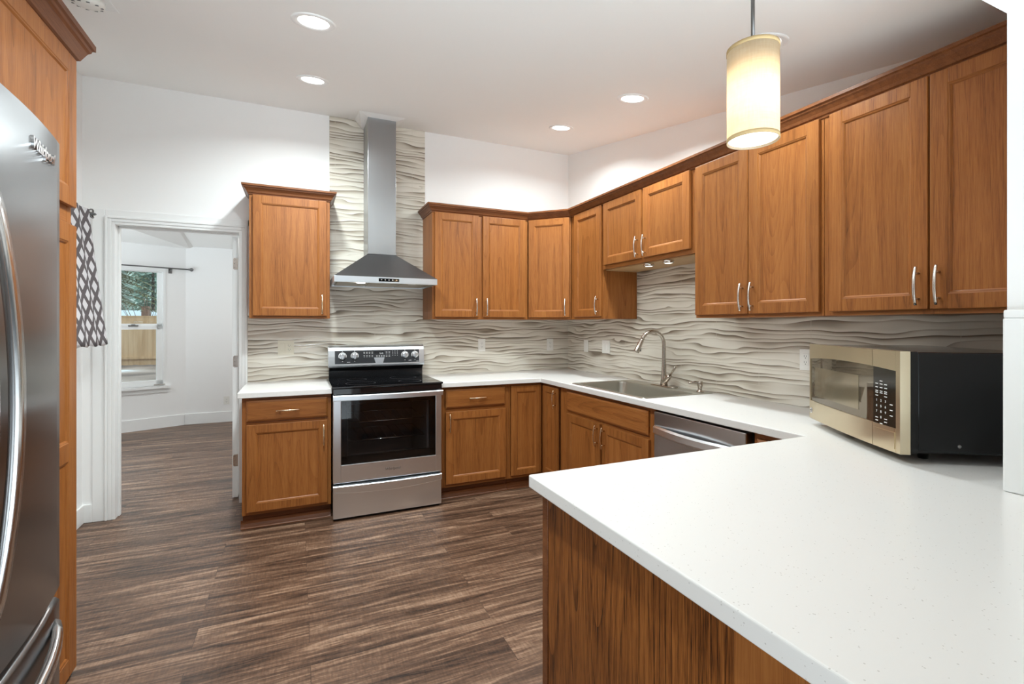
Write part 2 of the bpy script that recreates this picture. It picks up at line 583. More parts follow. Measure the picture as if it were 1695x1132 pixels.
# left wall with the curtained window opening
m = MB()
WY0, WY1, WZ0, WZ1 = -1.55, -.55, 1.22, 2.02
m.prism([(0, 0), (0, ceil_z(0)), (WY1, ceil_z(WY1)), (WY1, 0)], 'x', XL - .14, XL)
m.prism([(WY0, 0), (WY0, ceil_z(WY0)), (-3.69, ceil_z(-3.69)), (-3.69, 0)], 'x', XL - .14, XL)
m.box(XL - .14, XL, WY0, WY1, 0, WZ0)
m.prism([(WY0, WZ1), (WY0, ceil_z(WY0)), (WY1, ceil_z(WY1)), (WY1, WZ1)], 'x', XL - .14, XL)
struct(m.build('wall_left', WHITE))
m = MB()
for a, b_, c, d in ((WY0, WY1, WZ0, WZ0 + .05), (WY0, WY1, WZ1 - .05, WZ1), (WY0, WY0 + .05, WZ0, WZ1), (WY1 - .05, WY1, WZ0, WZ1), (WY0, WY1, 1.60, 1.64)):
    m.box(XL - .11, XL - .05, a, b_, c, d, .004)
wl = struct(m.build('window_2', TRIMW))
MB().box(XL - .085, XL - .08, WY0 + .05, WY1 - .05, WZ0 + .05, WZ1 - .05).build('pane', GLASS, wl)
# partition with the wide opening: jamb stub, header
HZ = 2.185
m = MB()
m.prism([(-.757, .9145), (-.757, HZ), (-.757, ceil_z(YP) + .02), (.03, ceil_z(YP) + .02), (.03, .9145)], 'y', YP - .125, YP)
m.box(-4.0, -.757, YP - .125, YP, HZ, ceil_z(YP) + .02)
for f_ in m.bm.faces:
    f_.normal_update()
    if abs(f_.normal.y) > .9 and f_.calc_center_median().y < YP - .08: f_.material_index = 1  # unseen camera-side faces darkened to cut bounce light
struct(m.build('wall_front', [WHITE, TAUPE]))
m = MB()
m.box(-.780, -.757, YP - .130, YP + .001, .9145, 1.372, .004)
m.box(-.777, -.757, YP - .130, YP + .001, 1.372, 1.394, .004)
struct(m.build('trim_1', TRIMW))

# doorway casing (kitchen side), jambs and head
m = MB()
def casing_v(x_in, sgn, z1):
    # inner moulding with steps, then a flat outer board
    m.box(x_in, x_in + sgn * .018, -.012, 0.0, 0, z1 + .018, .002)
    m.box(x_in + sgn * .018, x_in + sgn * .040, -.018, 0.0, 0, z1 + .040, .003)
    m.box(x_in + sgn * .040, x_in + sgn * .056, -.024, 0.0, 0, z1 + .056, .004)
    m.box(x_in + sgn * .056, x_in + sgn * .126, -.010, 0.0, 0, z1 + .10, .002)
casing_v(DX0, -1, DH)
casing_v(DX1, +1, DH)
m.box(DX0, DX1, -.012, 0, DH, DH + .018, .002)
m.box(DX0 - .018, DX1 + .018, -.018, 0, DH + .018, DH + .040, .003)
m.box(DX0 - .04, DX1 + .04, -.024, 0, DH + .040, DH + .056, .004)
m.box(DX0 - .056, DX1 + .126, -.010, 0, DH + .056, DH + .10, .002)
struct(m.build('trim_2', TRIMW))
m = MB()
m.box(DX0 - .02, DX0, -.002, .125, 0, DH + .02)
m.box(DX1, DX1 + .02, -.002, .125, 0, DH + .02)
m.box(DX0, DX1, -.002, .125, DH, DH + .02)
m.box(DX0, DX0 + .011, .05, .085, 0, DH, .002)
m.box(DX0, DX1, .05, .085, DH - .011, DH, .002)
jamb = struct(m.build('trim_3', TRIMW))
dl = MB().box(-2.950, -2.912, .104, .86, .012, 2.040, .002).build('door_1', TRIMW)
struct(dl)
for hz in (.30, 1.07, 1.83):
    h = MB()
    h.frustum([(-2.912, .1035, hz - .045), (-2.937, .1035, hz - .045), (-2.944, .1035, hz - .038), (-2.944, .1035, hz + .038), (-2.937, .1035, hz + .045), (-2.912, .1035, hz + .045)],
              [(-2.912, .1005, hz - .045), (-2.937, .1005, hz - .045), (-2.944, .1005, hz - .038), (-2.944, .1005, hz + .038), (-2.937, .1005, hz + .045), (-2.912, .1005, hz + .045)])
    for q in (-.030, 0, .030): h.lathe([(.003, .1005), (.003, .0995)], (-2.933, 0, hz + q), 8, 'y', mi=1)
    h.build('hinge', [NICKEL, PEWTER], dl)
# baseboards in the kitchen
m = MB()
m.box(XL, DX0 - .126, -.014, 0, 0, .125, .004)
struct(m.build('baseboard_back', TRIMW))
m = MB()
m.box(XL, XL + .014, -1.785, -.014, 0, .125, .004)
struct(m.build('baseboard_left', TRIMW))

# ------------------------------------------------------------------ breakfast nook beyond the doorway
K = Vector((-3.892, 3.583, 0))
U = Vector((.91465, .40424, 0))
NV = Vector((.40424, -.91465, 0))       # faces the camera
def wp(s, d, z):
    """point on the window wall: s along it (0 at the corner), d towards the room"""
    p = K + U * s + NV * d
    return (p.x, p.y, z)
def wbox(mb, s0, s1, d0, d1, z0, z1, mi=0):
    mb.frustum([wp(s0, d0, z0), wp(s1, d0, z0), wp(s1, d1, z0), wp(s0, d1, z0)], [wp(s0, d0, z1), wp(s1, d0, z1), wp(s1, d1, z1), wp(s0, d1, z1)], mi)
WS0, WS1, NZ0, NZ1 = -1.30, -.225, .555, 2.065
m = MB()
wbox(m, WS1, .06, -.14, 0, 0, 2.7)
wbox(m, -2.2, WS0, -.14, 0, 0, 2.7)
wbox(m, WS0, WS1, -.14, 0, 0, NZ0)
wbox(m, WS0, WS1, -.14, 0, NZ1, 2.7)
struct(m.build('wall_nook_window', WHITE))
m = MB()
m.box(-3.95, -.6, 3.590, 3.72, 0, 2.75)
m.box(-.72, -.6, .12, 3.59, 0, 2.75)
struct(m.build('wall_nook_back', WHITE))
# nook ceiling: lower part at the window side, a narrow sloping face, higher part
L1, L0 = Vector((-3.83, 3.60, 2.395)), Vector((-4.16, 2.20, 2.395))
U1, U0 = Vector((-3.79, 3.60, 2.42)), Vector((-3.74, 2.36, 2.52))
Lx, Ux = L1 + (L0 - L1) * 1.55, U1 + (U0 - U1) * 2.8
m = MB()
m.quad([(-7.0, 3.9, 2.395), (-3.9, 3.9, 2.395), tuple(L1), tuple(Lx), (-4.6, .10, 2.395), (-7.0, .10, 2.395)])
m.quad([tuple(L1), tuple(U1), tuple(Ux), tuple(Lx)])
m.quad([tuple(U1), (-.6, 3.60, 2.42), (-.6, .1, 2.70), tuple(Ux)])
m.quad([tuple(Lx), tuple(Ux), (-3.2, .10, 2.72), (-4.6, .10, 2.395)])
m.quad([tuple(Ux), (-.6, .1, 2.70), (-3.2, .10, 2.72)])
m.box(-7.0, -.6, .10, 4.2, 2.80, 2.85)
struct(m.build('ceiling_nook', CEILW))
m = MB()
wbox(m, -2.2, -.005, 0, .014, 0, .145)
m.box(-3.888, -.72, 3.576, 3.590, 0, .145, .003)
struct(m.build('baseboard_nook', TRIMW))
# nook window: casing, double-hung sashes, stool and latch
m = MB()
wbox(m, WS0 - .01, WS1 + .014, -.13, .012, NZ1 - .012, NZ1 + .012)
for s0, s1 in ((WS1 - .012, WS1 + .014), (WS0 - .014, WS0 + .012)):
    wbox(m, s0, s1, -.13, .010, NZ0, NZ1)
wbox(m, WS0 - .05, WS1 + .065, -.13, .055, NZ0 - .03, NZ0)
wbox(m, WS0 - .03, WS1 + .045, 0, .018, NZ0 - .085, NZ0 - .03)
win = struct(m.build('window_1', TRIMW))
m = MB()
for s0, s1, z0, z1 in ((WS0, WS1 - .012, 1.325, 1.37), (WS1 - .062, WS1 - .012, 1.33, NZ1), (WS0, WS1 - .012, NZ1 - .02, NZ1), (WS0, WS0 + .05, 1.33, NZ1)):
    wbox(m, s0, s1, -.10, -.06, z0, z1)
us = m.build('sash', TRIMW, win)
m = MB()
wbox(m, WS0 + .05, WS1 - .062, -.085, -.08, 1.37, NZ1 - .02)
m.build('pane', GLASS, us)
m = MB()
for s0, s1, z0, z1 in ((WS0, WS1 - .012, 1.295, 1.335), (WS1 - .078, WS1 - .012, NZ0, 1.335), (WS0, WS1 - .012, NZ0, NZ0 + .075), (WS0, WS0 + .06, NZ0, 1.335)):
    wbox(m, s0, s1, -.058, -.015, z0, z1)
ls = m.build('sash', TRIMW, win)
m = MB()
wbox(m, WS0 + .06, WS1 - .078, -.040, -.036, NZ0 + .075, 1.295)
m.build('pane', GLASS, ls)
m = MB()
wbox(m, -.60, -.50, -.03, 0.004, 1.335, 1.352)
wbox(m, -.57, -.53, -.02, 0.0, 1.352, 1.362)
m.build('latch', PEWTER, ls)
m = MB()
wbox(m, -.34, -.22, .012, .026, NZ0 + .012, NZ0 + .024)
m.build('lift_handle', NICKEL, ls)
# rod over the nook window
rod = thing('curtain_rod', 'thin dark curtain rod over the white window in the room beyond', 'curtain rod')
m = MB()
m.tube([wp(-1.5, .075, 2.102), wp(.03, .075, 2.102)], .009, 10)
m.build('rod', PEWTER, rod)
m = MB()
e0 = Vector(wp(.03, .075, 2.102))
prof = [(.010, 0), (.015, .004), (.011, .012), (.020, .022), (.026, .036), (.020, .050), (.008, .058), (.002, .062)]
q = U.to_track_quat('Z', 'Y').to_matrix()
m.loops([[e0 + q @ Vector((r * math.cos(2 * PI * k / 16), r * math.sin(2 * PI * k / 16), h)) for k in range(16)] for r, h in prof])
m.build('finial', PEWTER, rod)
m = MB()
m.tube([wp(-.16, .002, 2.075), wp(-.16, .06, 2.075), wp(-.16, .075, 2.09)], .008, 8)
wbox(m, -.18, -.14, 0.001, .008, 2.04, 2.11)
m.build('bracket', PEWTER, rod)

for x_, y_ in ((-2.2, 2.6), (-3.0, 1.3), (-5.4, 1.4)):  # unseen fill lamps added to brighten the nook
    zc_ = 2.395 if x_ < -4.5 else 2.44
    t = thing('recessed_light', 'added recessed fill light in the room beyond the doorway, out of frame', 'ceiling light', (x_, y_, zc_ - .03), 0, 'added fill lights of the room beyond')
    m = MB(); m.lathe([(.096, .02), (.095, -.003), (.070, -.004), (.066, -.001)], (0, 0, 0), 32, cap0=False, cap1=False); m.build('trim_ring', TRIMW, t)
    m = MB(); m.lathe([(.0665, -.0008), (.066, -.0014)], (0, 0, 0), 24); m.build('lens', LENS, t)
    nl = bpy.data.lights.new('can_lamp', 'AREA'); nl.shape = 'DISK'; nl.size = .13; nl.energy = NOOK_FILL_POWER; nl.color = (1.0, .98, .95)
    lo = bpy.data.objects.new('can_lamp', nl); COL.objects.link(lo); lo.parent = t; lo.location = (0, 0, -.008)

# ------------------------------------------------------------------ outdoors behind the nook window
YARD = mat_ramp_noise('yard_dirt', [(.35, srgb(92, 82, 76)), (.5, srgb(134, 122, 113)), (.62, srgb(158, 148, 140)), (.70, srgb(205, 214, 220))], .55, detail=6, stretch=(1, 1, 1))
struct(MB().box(-40, 12, 4.65, 70, -.35, -.15).build('ground', YARD))
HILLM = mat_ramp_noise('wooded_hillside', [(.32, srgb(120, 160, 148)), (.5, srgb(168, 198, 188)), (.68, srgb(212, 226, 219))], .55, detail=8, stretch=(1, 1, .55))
m = MB()
gx = [-60 + k * 2.0 for k in range(46)]
rows_ = []
for j, (yy, zz) in enumerate(((52, -.3), (56, 4), (60, 8), (65, 12), (72, 16), (82, 19), (95, 20))):
    rows_.append([(x_, yy, zz * (1 + .10 * math.sin(x_ * .21 + j)) + (.5 * math.sin(x_ * 1.7 + j * 2) if j else 0)) for x_ in gx])
m.loops(rows_, False, False, closed=False)
struct(m.build('hill', HILLM))
BOARD = mat_ramp_noise('fence_boards', [(.3, srgb(188, 152, 112)), (.55, srgb(214, 182, 142)), (.8, srgb(228, 202, 166))], 1.0, detail=4, stretch=(7, 7, .5))
FY = 17.6
fence = thing('wooden_fence', 'tall pale wooden board fence across the yard outside', 'fence', (0, FY, -.15))
m = MB()
x = -15.0
k = 0
while x < -4.0:
    m.box(x, x + .138, 0, .02 + (k % 2) * .004, .03 + random.uniform(-.01, .01), 1.62 + random.uniform(-.012, .012))
    x += .143
    k += 1
m.build('boards', BOARD, fence)
m = MB()
m.box(-15, -4, -.04, .0, .25, .34)
m.build('rail', BOARD, fence)
m = MB()
m.box(-15, -4, .03, .07, 1.62, 1.80)
m.box(-15, -4, .02, .09, 1.80, 1.84)
m.build('top_board', BOARD, fence)
roofm = plain('pale_roof', srgb(176, 194, 204), .7)
shed = thing('neighbor_house', 'low house with a pale snowy roof behind the wooden fence', 'house', (-8.2, 22.5, -.15))
m = MB(); m.box(-6, 6, 0, 5, 0, 1.6); m.build('wall', plain('house_siding', srgb(176, 160, 140), .8), shed)
m = MB(); m.prism([(-.4, 1.58), (2.5, 2.22), (5.4, 1.58)], 'x', -6.3, 6.3); m.build('roof', roofm, shed)
m = MB(); m.box(-.95, -.70, .9, 1.3, 1.8, 2.38); m.build('chimney', plain('chimney_brick', srgb(120, 84, 66), .9), shed)

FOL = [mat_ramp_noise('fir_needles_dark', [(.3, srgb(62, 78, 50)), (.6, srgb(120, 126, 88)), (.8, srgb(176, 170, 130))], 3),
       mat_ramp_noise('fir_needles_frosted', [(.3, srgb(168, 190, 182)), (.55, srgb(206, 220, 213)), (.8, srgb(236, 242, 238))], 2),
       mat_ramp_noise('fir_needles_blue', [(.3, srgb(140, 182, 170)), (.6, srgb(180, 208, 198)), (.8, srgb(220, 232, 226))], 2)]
BARK = mat_ramp_noise('bark', [(.3, srgb(74, 56, 44)), (.7, srgb(128, 104, 86))], 6, stretch=(4, 4, 1))
def conifer(x, y, h, r, mi, label, z0=.2, dens=60, leaf=.10):
    t = thing('fir_tree', label, 'tree', (x, y, -.15), 0, 'trees beyond the fence' if y > FY else None)
    m = MB(); m.tube([(0, 0, 0), (0, 0, h * .5), (0, 0, h)], [.02 * h ** .8, .013 * h ** .8, .01], 8); m.build('trunk', BARK, t)
    m = MB()
    rnd = random.Random(int(abs(x) * 10 + y))
    for i in range(dens):
        f = z0 + (1 - z0) * (i / dens)
        L = r * (1 - f) ** .8 * rnd.uniform(.75, 1.1) + .1
        a = i * 2.4 + rnd.uniform(-.3, .3)
        d = Vector((math.cos(a), math.sin(a), 0))
        side = Vector((-d.y, d.x, 0))
        n = max(5, int(L / leaf))
        for j in range(n):
            s = (j + .6) / n
            p = d * L * s + Vector((0, 0, f * h - L * .35 * s ** 1.5))
            for sg in (-1, 1):
                wv = leaf * rnd.uniform(1.2, 2.6) * (1.15 - .6 * s)
                tip = p + side * sg * wv + d * wv * .6 + Vector((0, 0, -wv * rnd.uniform(.1, .6)))
                m.quad([tuple(p), tuple(p + d * leaf * .7), tuple(tip + d * leaf * .3), tuple(tip)])
    m.build('foliage', FOL[mi], t)
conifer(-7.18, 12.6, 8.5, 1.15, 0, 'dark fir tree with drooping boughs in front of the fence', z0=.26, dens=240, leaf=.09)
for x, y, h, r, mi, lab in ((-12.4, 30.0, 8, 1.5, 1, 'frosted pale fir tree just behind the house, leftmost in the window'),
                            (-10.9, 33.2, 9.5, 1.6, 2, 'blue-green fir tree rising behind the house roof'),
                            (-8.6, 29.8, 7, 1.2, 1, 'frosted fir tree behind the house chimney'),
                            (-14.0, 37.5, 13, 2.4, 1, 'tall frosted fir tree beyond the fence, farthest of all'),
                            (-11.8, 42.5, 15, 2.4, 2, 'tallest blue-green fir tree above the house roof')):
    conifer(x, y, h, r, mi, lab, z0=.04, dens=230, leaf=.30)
# thin bare shrub in front of the house
t = thing('bare_shrub', 'thin leafless shrub showing over the wooden fence', 'shrub', (-8.0, 19.2, -.15))
m = MB()
rnd = random.Random(3)
for i in range(14):
    a = rnd.uniform(0, 6.28)
    sp = rnd.uniform(.3, 1.0)
    m.tube([(0, 0, 0), (math.cos(a) * sp * .3, math.sin(a) * sp * .3, 1.2), (math.cos(a) * sp, math.sin(a) * sp, rnd.uniform(2.0, 2.7))], [.03, .018, .006], 5)
m.build('branches', BARK, t)

# ------------------------------------------------------------------ cabinet parts
HANDLE_ME = {}
def handle_mesh(kind, L, d=.030, wv=.010, thk=.0055):
    key = (kind, L, d)
    if key in HANDLE_ME: return HANDLE_ME[key]
    m = MB()
    # bowed flat bar (local: length along z, out along -y), two posts
    rings = []
    n = 14
    for i in range(n + 1):
        t = i / n * 2 - 1
        z = t * L / 2
        y = -(d * .70 + d * .42 * (1 - t * t))
        hw = wv / 2 * (1 - .15 * t * t)
        rings.append([(-hw, y - thk / 2, z), (-hw * .5, y - thk * .75, z), (hw * .5, y - thk * .75, z), (hw, y - thk / 2, z), (hw, y + thk / 2, z), (-hw, y + thk / 2, z)])
    m.loops(rings)
    for sg in (-1, 1):
        zz = sg * L * .33
        m.lathe([(.0045, 0.0), (.0045, -d * .94)], (0, 0, zz), 10, 'y')
    if kind == 'h':
        for v in m.bm.verts: v.co = Vector((v.co.z, v.co.y, -v.co.x))
    bmesh.ops.recalc_face_normals(m.bm, faces=m.bm.faces)
    me = bpy.data.meshes.new('handle')
    m.bm.to_mesh(me); m.bm.free()
    HANDLE_ME[key] = me
    return me

def add_handle(parent, kind, x, y, z, mt=None, L=.145):
    key = handle_mesh(kind, L)
    me = key if mt is None else key.copy()
    if mt is not None:
        me.materials.clear()
    if not me.materials: me.materials.append(mt or NICKEL)
    o = bpy.data.objects.new('handle', me)
    COL.objects.link(o)
    o.parent = parent
    o.location = (x, y, z)
    return o

def door(parent, x0, x1, z0, z1, y=0.0, thk=.020, fw=.056, midrail=None, name='door'):
    """recessed-panel door: front at y-thk; origin at cabinet origin"""
    yf, yb = y - thk, y - .0005
    m = MB()
    m.box(x0, x0 + fw, yf, yb, z0, z1, .0035, 0)
    m.box(x1 - fw, x1, yf, yb, z0, z1, .0035, 0)
    rails = [(z0, z0 + fw), (z1 - fw, z1)]
    if midrail: rails.append(midrail)
    for a, b_ in rails: m.box(x0 + fw - .001, x1 - fw + .001, yf + .0003, yb, a, b_, .0025, 1)
    rails.sort()
    bays = [(rails[i][1], rails[i + 1][0]) for i in range(len(rails) - 1)]
    mo, dp = .011, .0085
    for za, zb in bays:
        a0, a1 = x0 + fw, x1 - fw
        o4 = [(a0 - .001, yf + .002, za - .001), (a1 + .001, yf + .002, za - .001), (a1 + .001, yf + .002, zb + .001), (a0 - .001, yf + .002, zb + .001)]
        h4 = [(a0 + mo * .45, yf + .0035, za + mo * .45), (a1 - mo * .45, yf + .0035, za + mo * .45), (a1 - mo * .45, yf + .0035, zb - mo * .45), (a0 + mo * .45, yf + .0035, zb - mo * .45)]
        i4 = [(a0 + mo, yf + dp + .001, za + mo), (a1 - mo, yf + dp + .001, za + mo), (a1 - mo, yf + dp + .001, zb - mo), (a0 + mo, yf + dp + .001, zb - mo)]
        for A, B in ((o4, h4), (h4, i4)):
            for k in range(4):
                m.quad([A[k], A[(k + 1) % 4], B[(k + 1) % 4], B[k]], 1 if k % 2 == 0 else 0)
    d = m.build(name, WOODS, parent)
    m = MB()
    for za, zb in bays:
        m.box(x0 + fw - .004, x1 - fw + .004, yf + dp, yb - .002, za - .004, zb + .004)
    m.build('panel', W_V, d)
    return d

def drawer_front(parent, x0, x1, z0, z1, y=0.0, thk=.020):
    m = MB()
    yf, yb = y - thk, y - .0005
    c = .012
    m.frustum([(x0, yb, z0), (x1, yb, z0), (x1, yb, z1), (x0, yb, z1)], [(x0, yf + .007, z0), (x1, yf + .007, z0), (x1, yf + .007, z1), (x0, yf + .007, z1)], 1)
    m.frustum([(x0, yf + .007, z0), (x1, yf + .007, z0), (x1, yf + .007, z1), (x0, yf + .007, z1)], [(x0 + c, yf, z0 + c), (x1 - c, yf, z0 + c), (x1 - c, yf, z1 - c), (x0 + c, yf, z1 - c)], 1)
    return m.build('drawer', WOODS, parent)

def carcass(t, w_, depth, z0, z1, stiles, rails, lining=True, back_open=False):
    """body box and face frame; x 0..w, front face y=0, depth into +y; stiles/rails are (a, b) ranges"""
    m = MB()
    m.box(0, w_, .018, depth, z0, z1)
    m.build('body', [W_V], t)
    m = MB()
    for a, b_ in stiles: m.box(a, b_, 0, .0185, z0, z1, .001, 0)
    for a, b_ in rails: m.box(.002, w_ - .002, .0005, .0180, a, b_, 0, 1)
    m.build('face_frame', WOODS, t)

def toe(t, w_, y=.055, shoe=True, ends=(True, False)):
    m = MB()
    m.box(0, w_, y, y + .02, .0, .10, 0, 0)
    if shoe:
        xa = -.012 if ends[0] else 0
        prof = [(y, .052), (y - .004, .050), (y - .008, .030), (y - .016, .014), (y - .026, .004), (y - .026, 0.0), (y, 0.0)]
        m.prism(prof, 'x', xa, w_, 0)
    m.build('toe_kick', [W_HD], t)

UD = .33
def back_loc(x, z=0): return (x, -UD, z)

# ------------------------------------------------------------------ overhead cabinets
G_U = 'oak overhead cabinets'
# single cabinet beside the doorway
t = thing('overhead_cabinet', 'single-door oak overhead cabinet standing alone between doorway and range hood', 'cabinet', (-2.800, -UD, 0), 0, G_U)
carcass(t, .535, UD - .012, 1.402, 2.300, [(0, .04), (.495, .535)], [(1.402, 1.44), (2.25, 2.300)])
d = door(t, .022, .513, 1.420, 2.277)
add_handle(d, 'v', .480, -.020, 1.508, BRASSY)

# two-door cabinet on the back wall
t = thing('overhead_cabinet', 'two-door oak overhead cabinet just past the range hood', 'cabinet', (-1.480, -UD, 0), 0, G_U)
carcass(t, .868, UD - .012, 1.402, 2.300, [(0, .04), (.38, .455), (.828, .868)], [(1.402, 1.44), (2.25, 2.300)])
d = door(t, .020, .398, 1.420, 2.280)
add_handle(d, 'v', .372, -.020, 1.508)
d = door(t, .438, .838, 1.420, 2.280)
add_handle(d, 'v', .466, -.020, 1.508)

# diagonal corner cabinet
t = thing('overhead_cabinet', 'diagonal oak overhead cabinet across the kitchen corner', 'cabinet', (-.610, -UD, 0), R(-45), G_U)
W45 = .28 * math.sqrt(2)
m = MB()
pl = [(-.610, -UD), (-UD, -.610), (-.012, -.610), (-.012, -.012), (-.610, -.012)]
inv = Matrix.Rotation(R(45), 4, 'Z') @ Matrix.Translation((.610, UD, 0))
loc2 = []
for p in pl:
    v = inv @ Vector((p[0], p[1], 0))
    loc2.append((v.x, v.y))
loc2[0] = (loc2[0][0] + .0, .018); loc2[1] = (loc2[1][0], .018)
m.prism(loc2, 'z', 1.402, 2.300)
m.build('body', W_V, t)
m = MB()
m.box(.003, .03, 0, .0178, 1.402, 2.30, .001); m.box(W45 - .03, W45 - .003, 0, .0178, 1.402, 2.30, .001)
m.box(.004, W45 - .004, .0005, .0175, 1.402, 1.44, 0, 1); m.box(.004, W45 - .004, .0005, .0175, 2.25, 2.30, 0, 1)
m.build('face_frame', WOODS, t)
d = door(t, .012, W45 - .012, 1.420, 2.280)
add_handle(d, 'v', W45 - .045, -.020, 1.508)

def rcab(y, label):
    return thing('overhead_cabinet', label, 'cabinet', (-UD, y, 0), R(-90), G_U)

# narrow one on the right wall
t = rcab(-.612, 'narrow one-door oak overhead cabinet between the corner and the sink window gap'.replace(' window gap', ' cabinets'))
wd = 1.090 - .612
carcass(t, wd, UD - .012, 1.402, 2.300, [(0, .05), (wd - .04, wd)], [(1.402, 1.44), (2.25, 2.300)])
d = door(t, .072, wd - .018, 1.420, 2.280)
add_handle(d, 'v', wd - .045, -.020, 1.508)
# short one over the sink
t = rcab(-1.092, 'short two-door oak overhead cabinet above the sink with pull-height bottom'.replace(' with pull-height bottom', ' and faucet'))
wd = 2.036 - 1.092
carcass(t, wd, UD - .012, 1.780, 2.300, [(0, .04), (wd / 2 - .022, wd / 2 + .022), (wd - .05, wd)], [(1.780, 1.83), (2.25, 2.300)])
m = MB(); m.box(.006, wd - .006, .02, UD - .03, 1.772, 1.7798); m.build('bottom_panel', W_IN, t)
d = door(t, .020, wd / 2 - .012, 1.810, 2.280)
add_handle(d, 'v', wd / 2 - .040, -.020, 1.890)
d = door(t, wd / 2 + .012, wd - .034, 1.810, 2.280)
add_handle(d, 'v', wd / 2 + .040, -.020, 1.890)
# tall pair
t = rcab(-2.038, 'two-door oak overhead cabinet beside the sink cabinet, behind the pendant')
wd = 2.798 - 2.038
carcass(t, wd, UD - .012, 1.395, 2.300, [(0, .03), (wd / 2 - .02, wd / 2 + .02), (wd - .02, wd)], [(1.395, 1.43), (2.25, 2.300)])
d = door(t, .010, .372, 1.412, 2.280)
add_handle(d, 'v', .344, -.020, 1.500)
d = door(t, .378, wd - .012, 1.412, 2.280)
add_handle(d, 'v', .406, -.020, 1.500)
# last one by the partition
t = rcab(-2.800, 'two-door oak overhead cabinet above the microwave, against the white partition')
wd = 3.562 - 2.800
carcass(t, wd, UD - .012, 1.395, 2.300, [(0, .04), (wd / 2 - .012, wd / 2 + .05), (wd - .02, wd)], [(1.395, 1.43), (2.25, 2.300)])
d = door(t, .032, .396, 1.412, 2.280)
add_handle(d, 'v', .368, -.020, 1.500)
d = door(t, .402, wd - .006, 1.412, 2.280)
add_handle(d, 'v', .432, -.020, 1.500)

# crown mouldings swept along the cabinet tops
def crown(name, label, path, prof, extra=None, close_wall=True):
    pts = [Vector((p[0], p[1])) for p in path]
    nr = []
    for a, b_ in zip(pts[:-1], pts[1:]):
        d_ = (b_ - a).normalized()
        nr.append(Vector((d_.y, -d_.x)))        # outward = right of travel
    rings = []
    for i, p in enumerate(pts):
        if i == 0: off = nr[0]
        elif i == len(pts) - 1: off = nr[-1]
        else:
            b_ = nr[i - 1] + nr[i]
            off = b_ / b_.dot(nr[i]) 
        rings.append([(p.x + off.x * o, p.y + off.y * o, z) for o, z in prof])
    m = MB()
    m.loops(rings, smooth=False)
    if extra: extra(m)
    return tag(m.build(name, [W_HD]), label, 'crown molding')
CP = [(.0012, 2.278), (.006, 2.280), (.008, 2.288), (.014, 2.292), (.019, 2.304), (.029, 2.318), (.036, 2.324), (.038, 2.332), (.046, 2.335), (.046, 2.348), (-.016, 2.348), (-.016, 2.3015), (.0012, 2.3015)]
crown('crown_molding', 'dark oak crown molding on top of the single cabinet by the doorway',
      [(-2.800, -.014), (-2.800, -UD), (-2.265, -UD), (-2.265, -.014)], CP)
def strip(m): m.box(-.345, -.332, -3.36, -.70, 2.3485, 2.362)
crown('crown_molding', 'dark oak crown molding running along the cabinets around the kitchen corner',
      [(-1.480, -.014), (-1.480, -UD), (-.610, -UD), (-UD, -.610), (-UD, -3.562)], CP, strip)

# puck lights under the sink cabinet
puck = None
for i, y in enumerate((-1.575, -1.765)):
    t = thing('puck_light', ('small round silver puck light under the sink cabinet, farther from the pendant', 'small round silver puck light under the sink cabinet, nearer the pendant')[i], 'puck light', (-.295, y, 1.772), 0, 'puck lights under the short cabinet')
    m = MB(); m.lathe([(.034, 0), (.036, -.004), (.034, -.016), (.028, -.020), (.024, -.018)], (0, 0, 0), 28, cap1=False); m.build('housing', NICKEL, t)
    m = MB(); m.lathe([(.0245, -.014), (.024, -.0185), (.012, -.0195)], (0, 0, 0), 24); m.build('lens', PUCKL, t)

# ------------------------------------------------------------------ base cabinets
G_B = 'oak base cabinets'
BF = .60
t = thing('base_cabinet', 'oak base cabinet with one drawer and one door, between doorway and range', 'cabinet', (-2.820, -BF, 0), 0, G_B)
wd = .548
carcass(t, wd, BF - .012, .100, .8765, [(0, .04), (wd - .04, wd)], [(.10, .14), (.69, .725), (.845, .8765)])
d = drawer_front(t, .026, wd - .022, .716, .856)
add_handle(d, 'h', wd / 2, -.020, .783, BRASSY)
d = door(t, .026, wd - .022, .122, .696)
add_handle(d, 'v', wd - .050, -.020, .596, BRASSY)
toe(t, wd)

t = thing('base_cabinet', 'oak base cabinet with one drawer and one door, right beside the range oven', 'cabinet', (-1.490, -BF, 0), 0, G_B)
wd = 1.490 - .915
carcass(t, wd, BF - .012, .100, .8765, [(0, .04), (wd - .03, wd)], [(.10, .14), (.67, .72), (.845, .8765)])
d = drawer_front(t, .042, wd - .035, .712, .856)
add_handle(d, 'h', wd / 2 + .01, -.020, .782, BRASSY)
d = door(t, .042, wd - .030, .126, .682)
add_handle(d, 'v', .070, -.020, .600, BRASSY)
toe(t, wd, ends=(False, False))

# corner unit with the folding pair of doors
t = thing('base_cabinet', 'corner oak base cabinet with two narrow doors meeting at right angles', 'cabinet', (-.913, -BF, 0), 0, G_B)
m = MB()
o = Vector((-.913, -BF))
cp = [(-.913, -.582), (-.582, -.582), (-.582, -.900), (-.012, -.900), (-.012, -.012), (-.913, -.012)]
m.prism([(p[0] - o.x, p[1] - o.y) for p in cp], 'z', .10, .8765)
m.build('body', W_V, t)
m = MB()
m.box(0, .012, 0, .0175, .10, .8765)
m.box(.012, .313, .0005, .0175, .855, .8765, 0, 1); m.box(.012, .313, .0005, .0175, .10, .125, 0, 1)
m.box(.313, .3305, -.300, .0175, .855, .8765, 0, 1); m.box(.313, .3305, -.300, .0175, .10, .125, 0, 1)
m.build('face_frame', WOODS, t)
door(t, .014, .290, .124, .856, fw=.050)
d2 = door(t, .026, .284, .124, .856, fw=.050)
d2.location = (.313, 0, 0)
d2.rotation_euler = (0, 0, R(-90))
add_handle(d2, 'v', .254, -.020, .765, BRASSY)
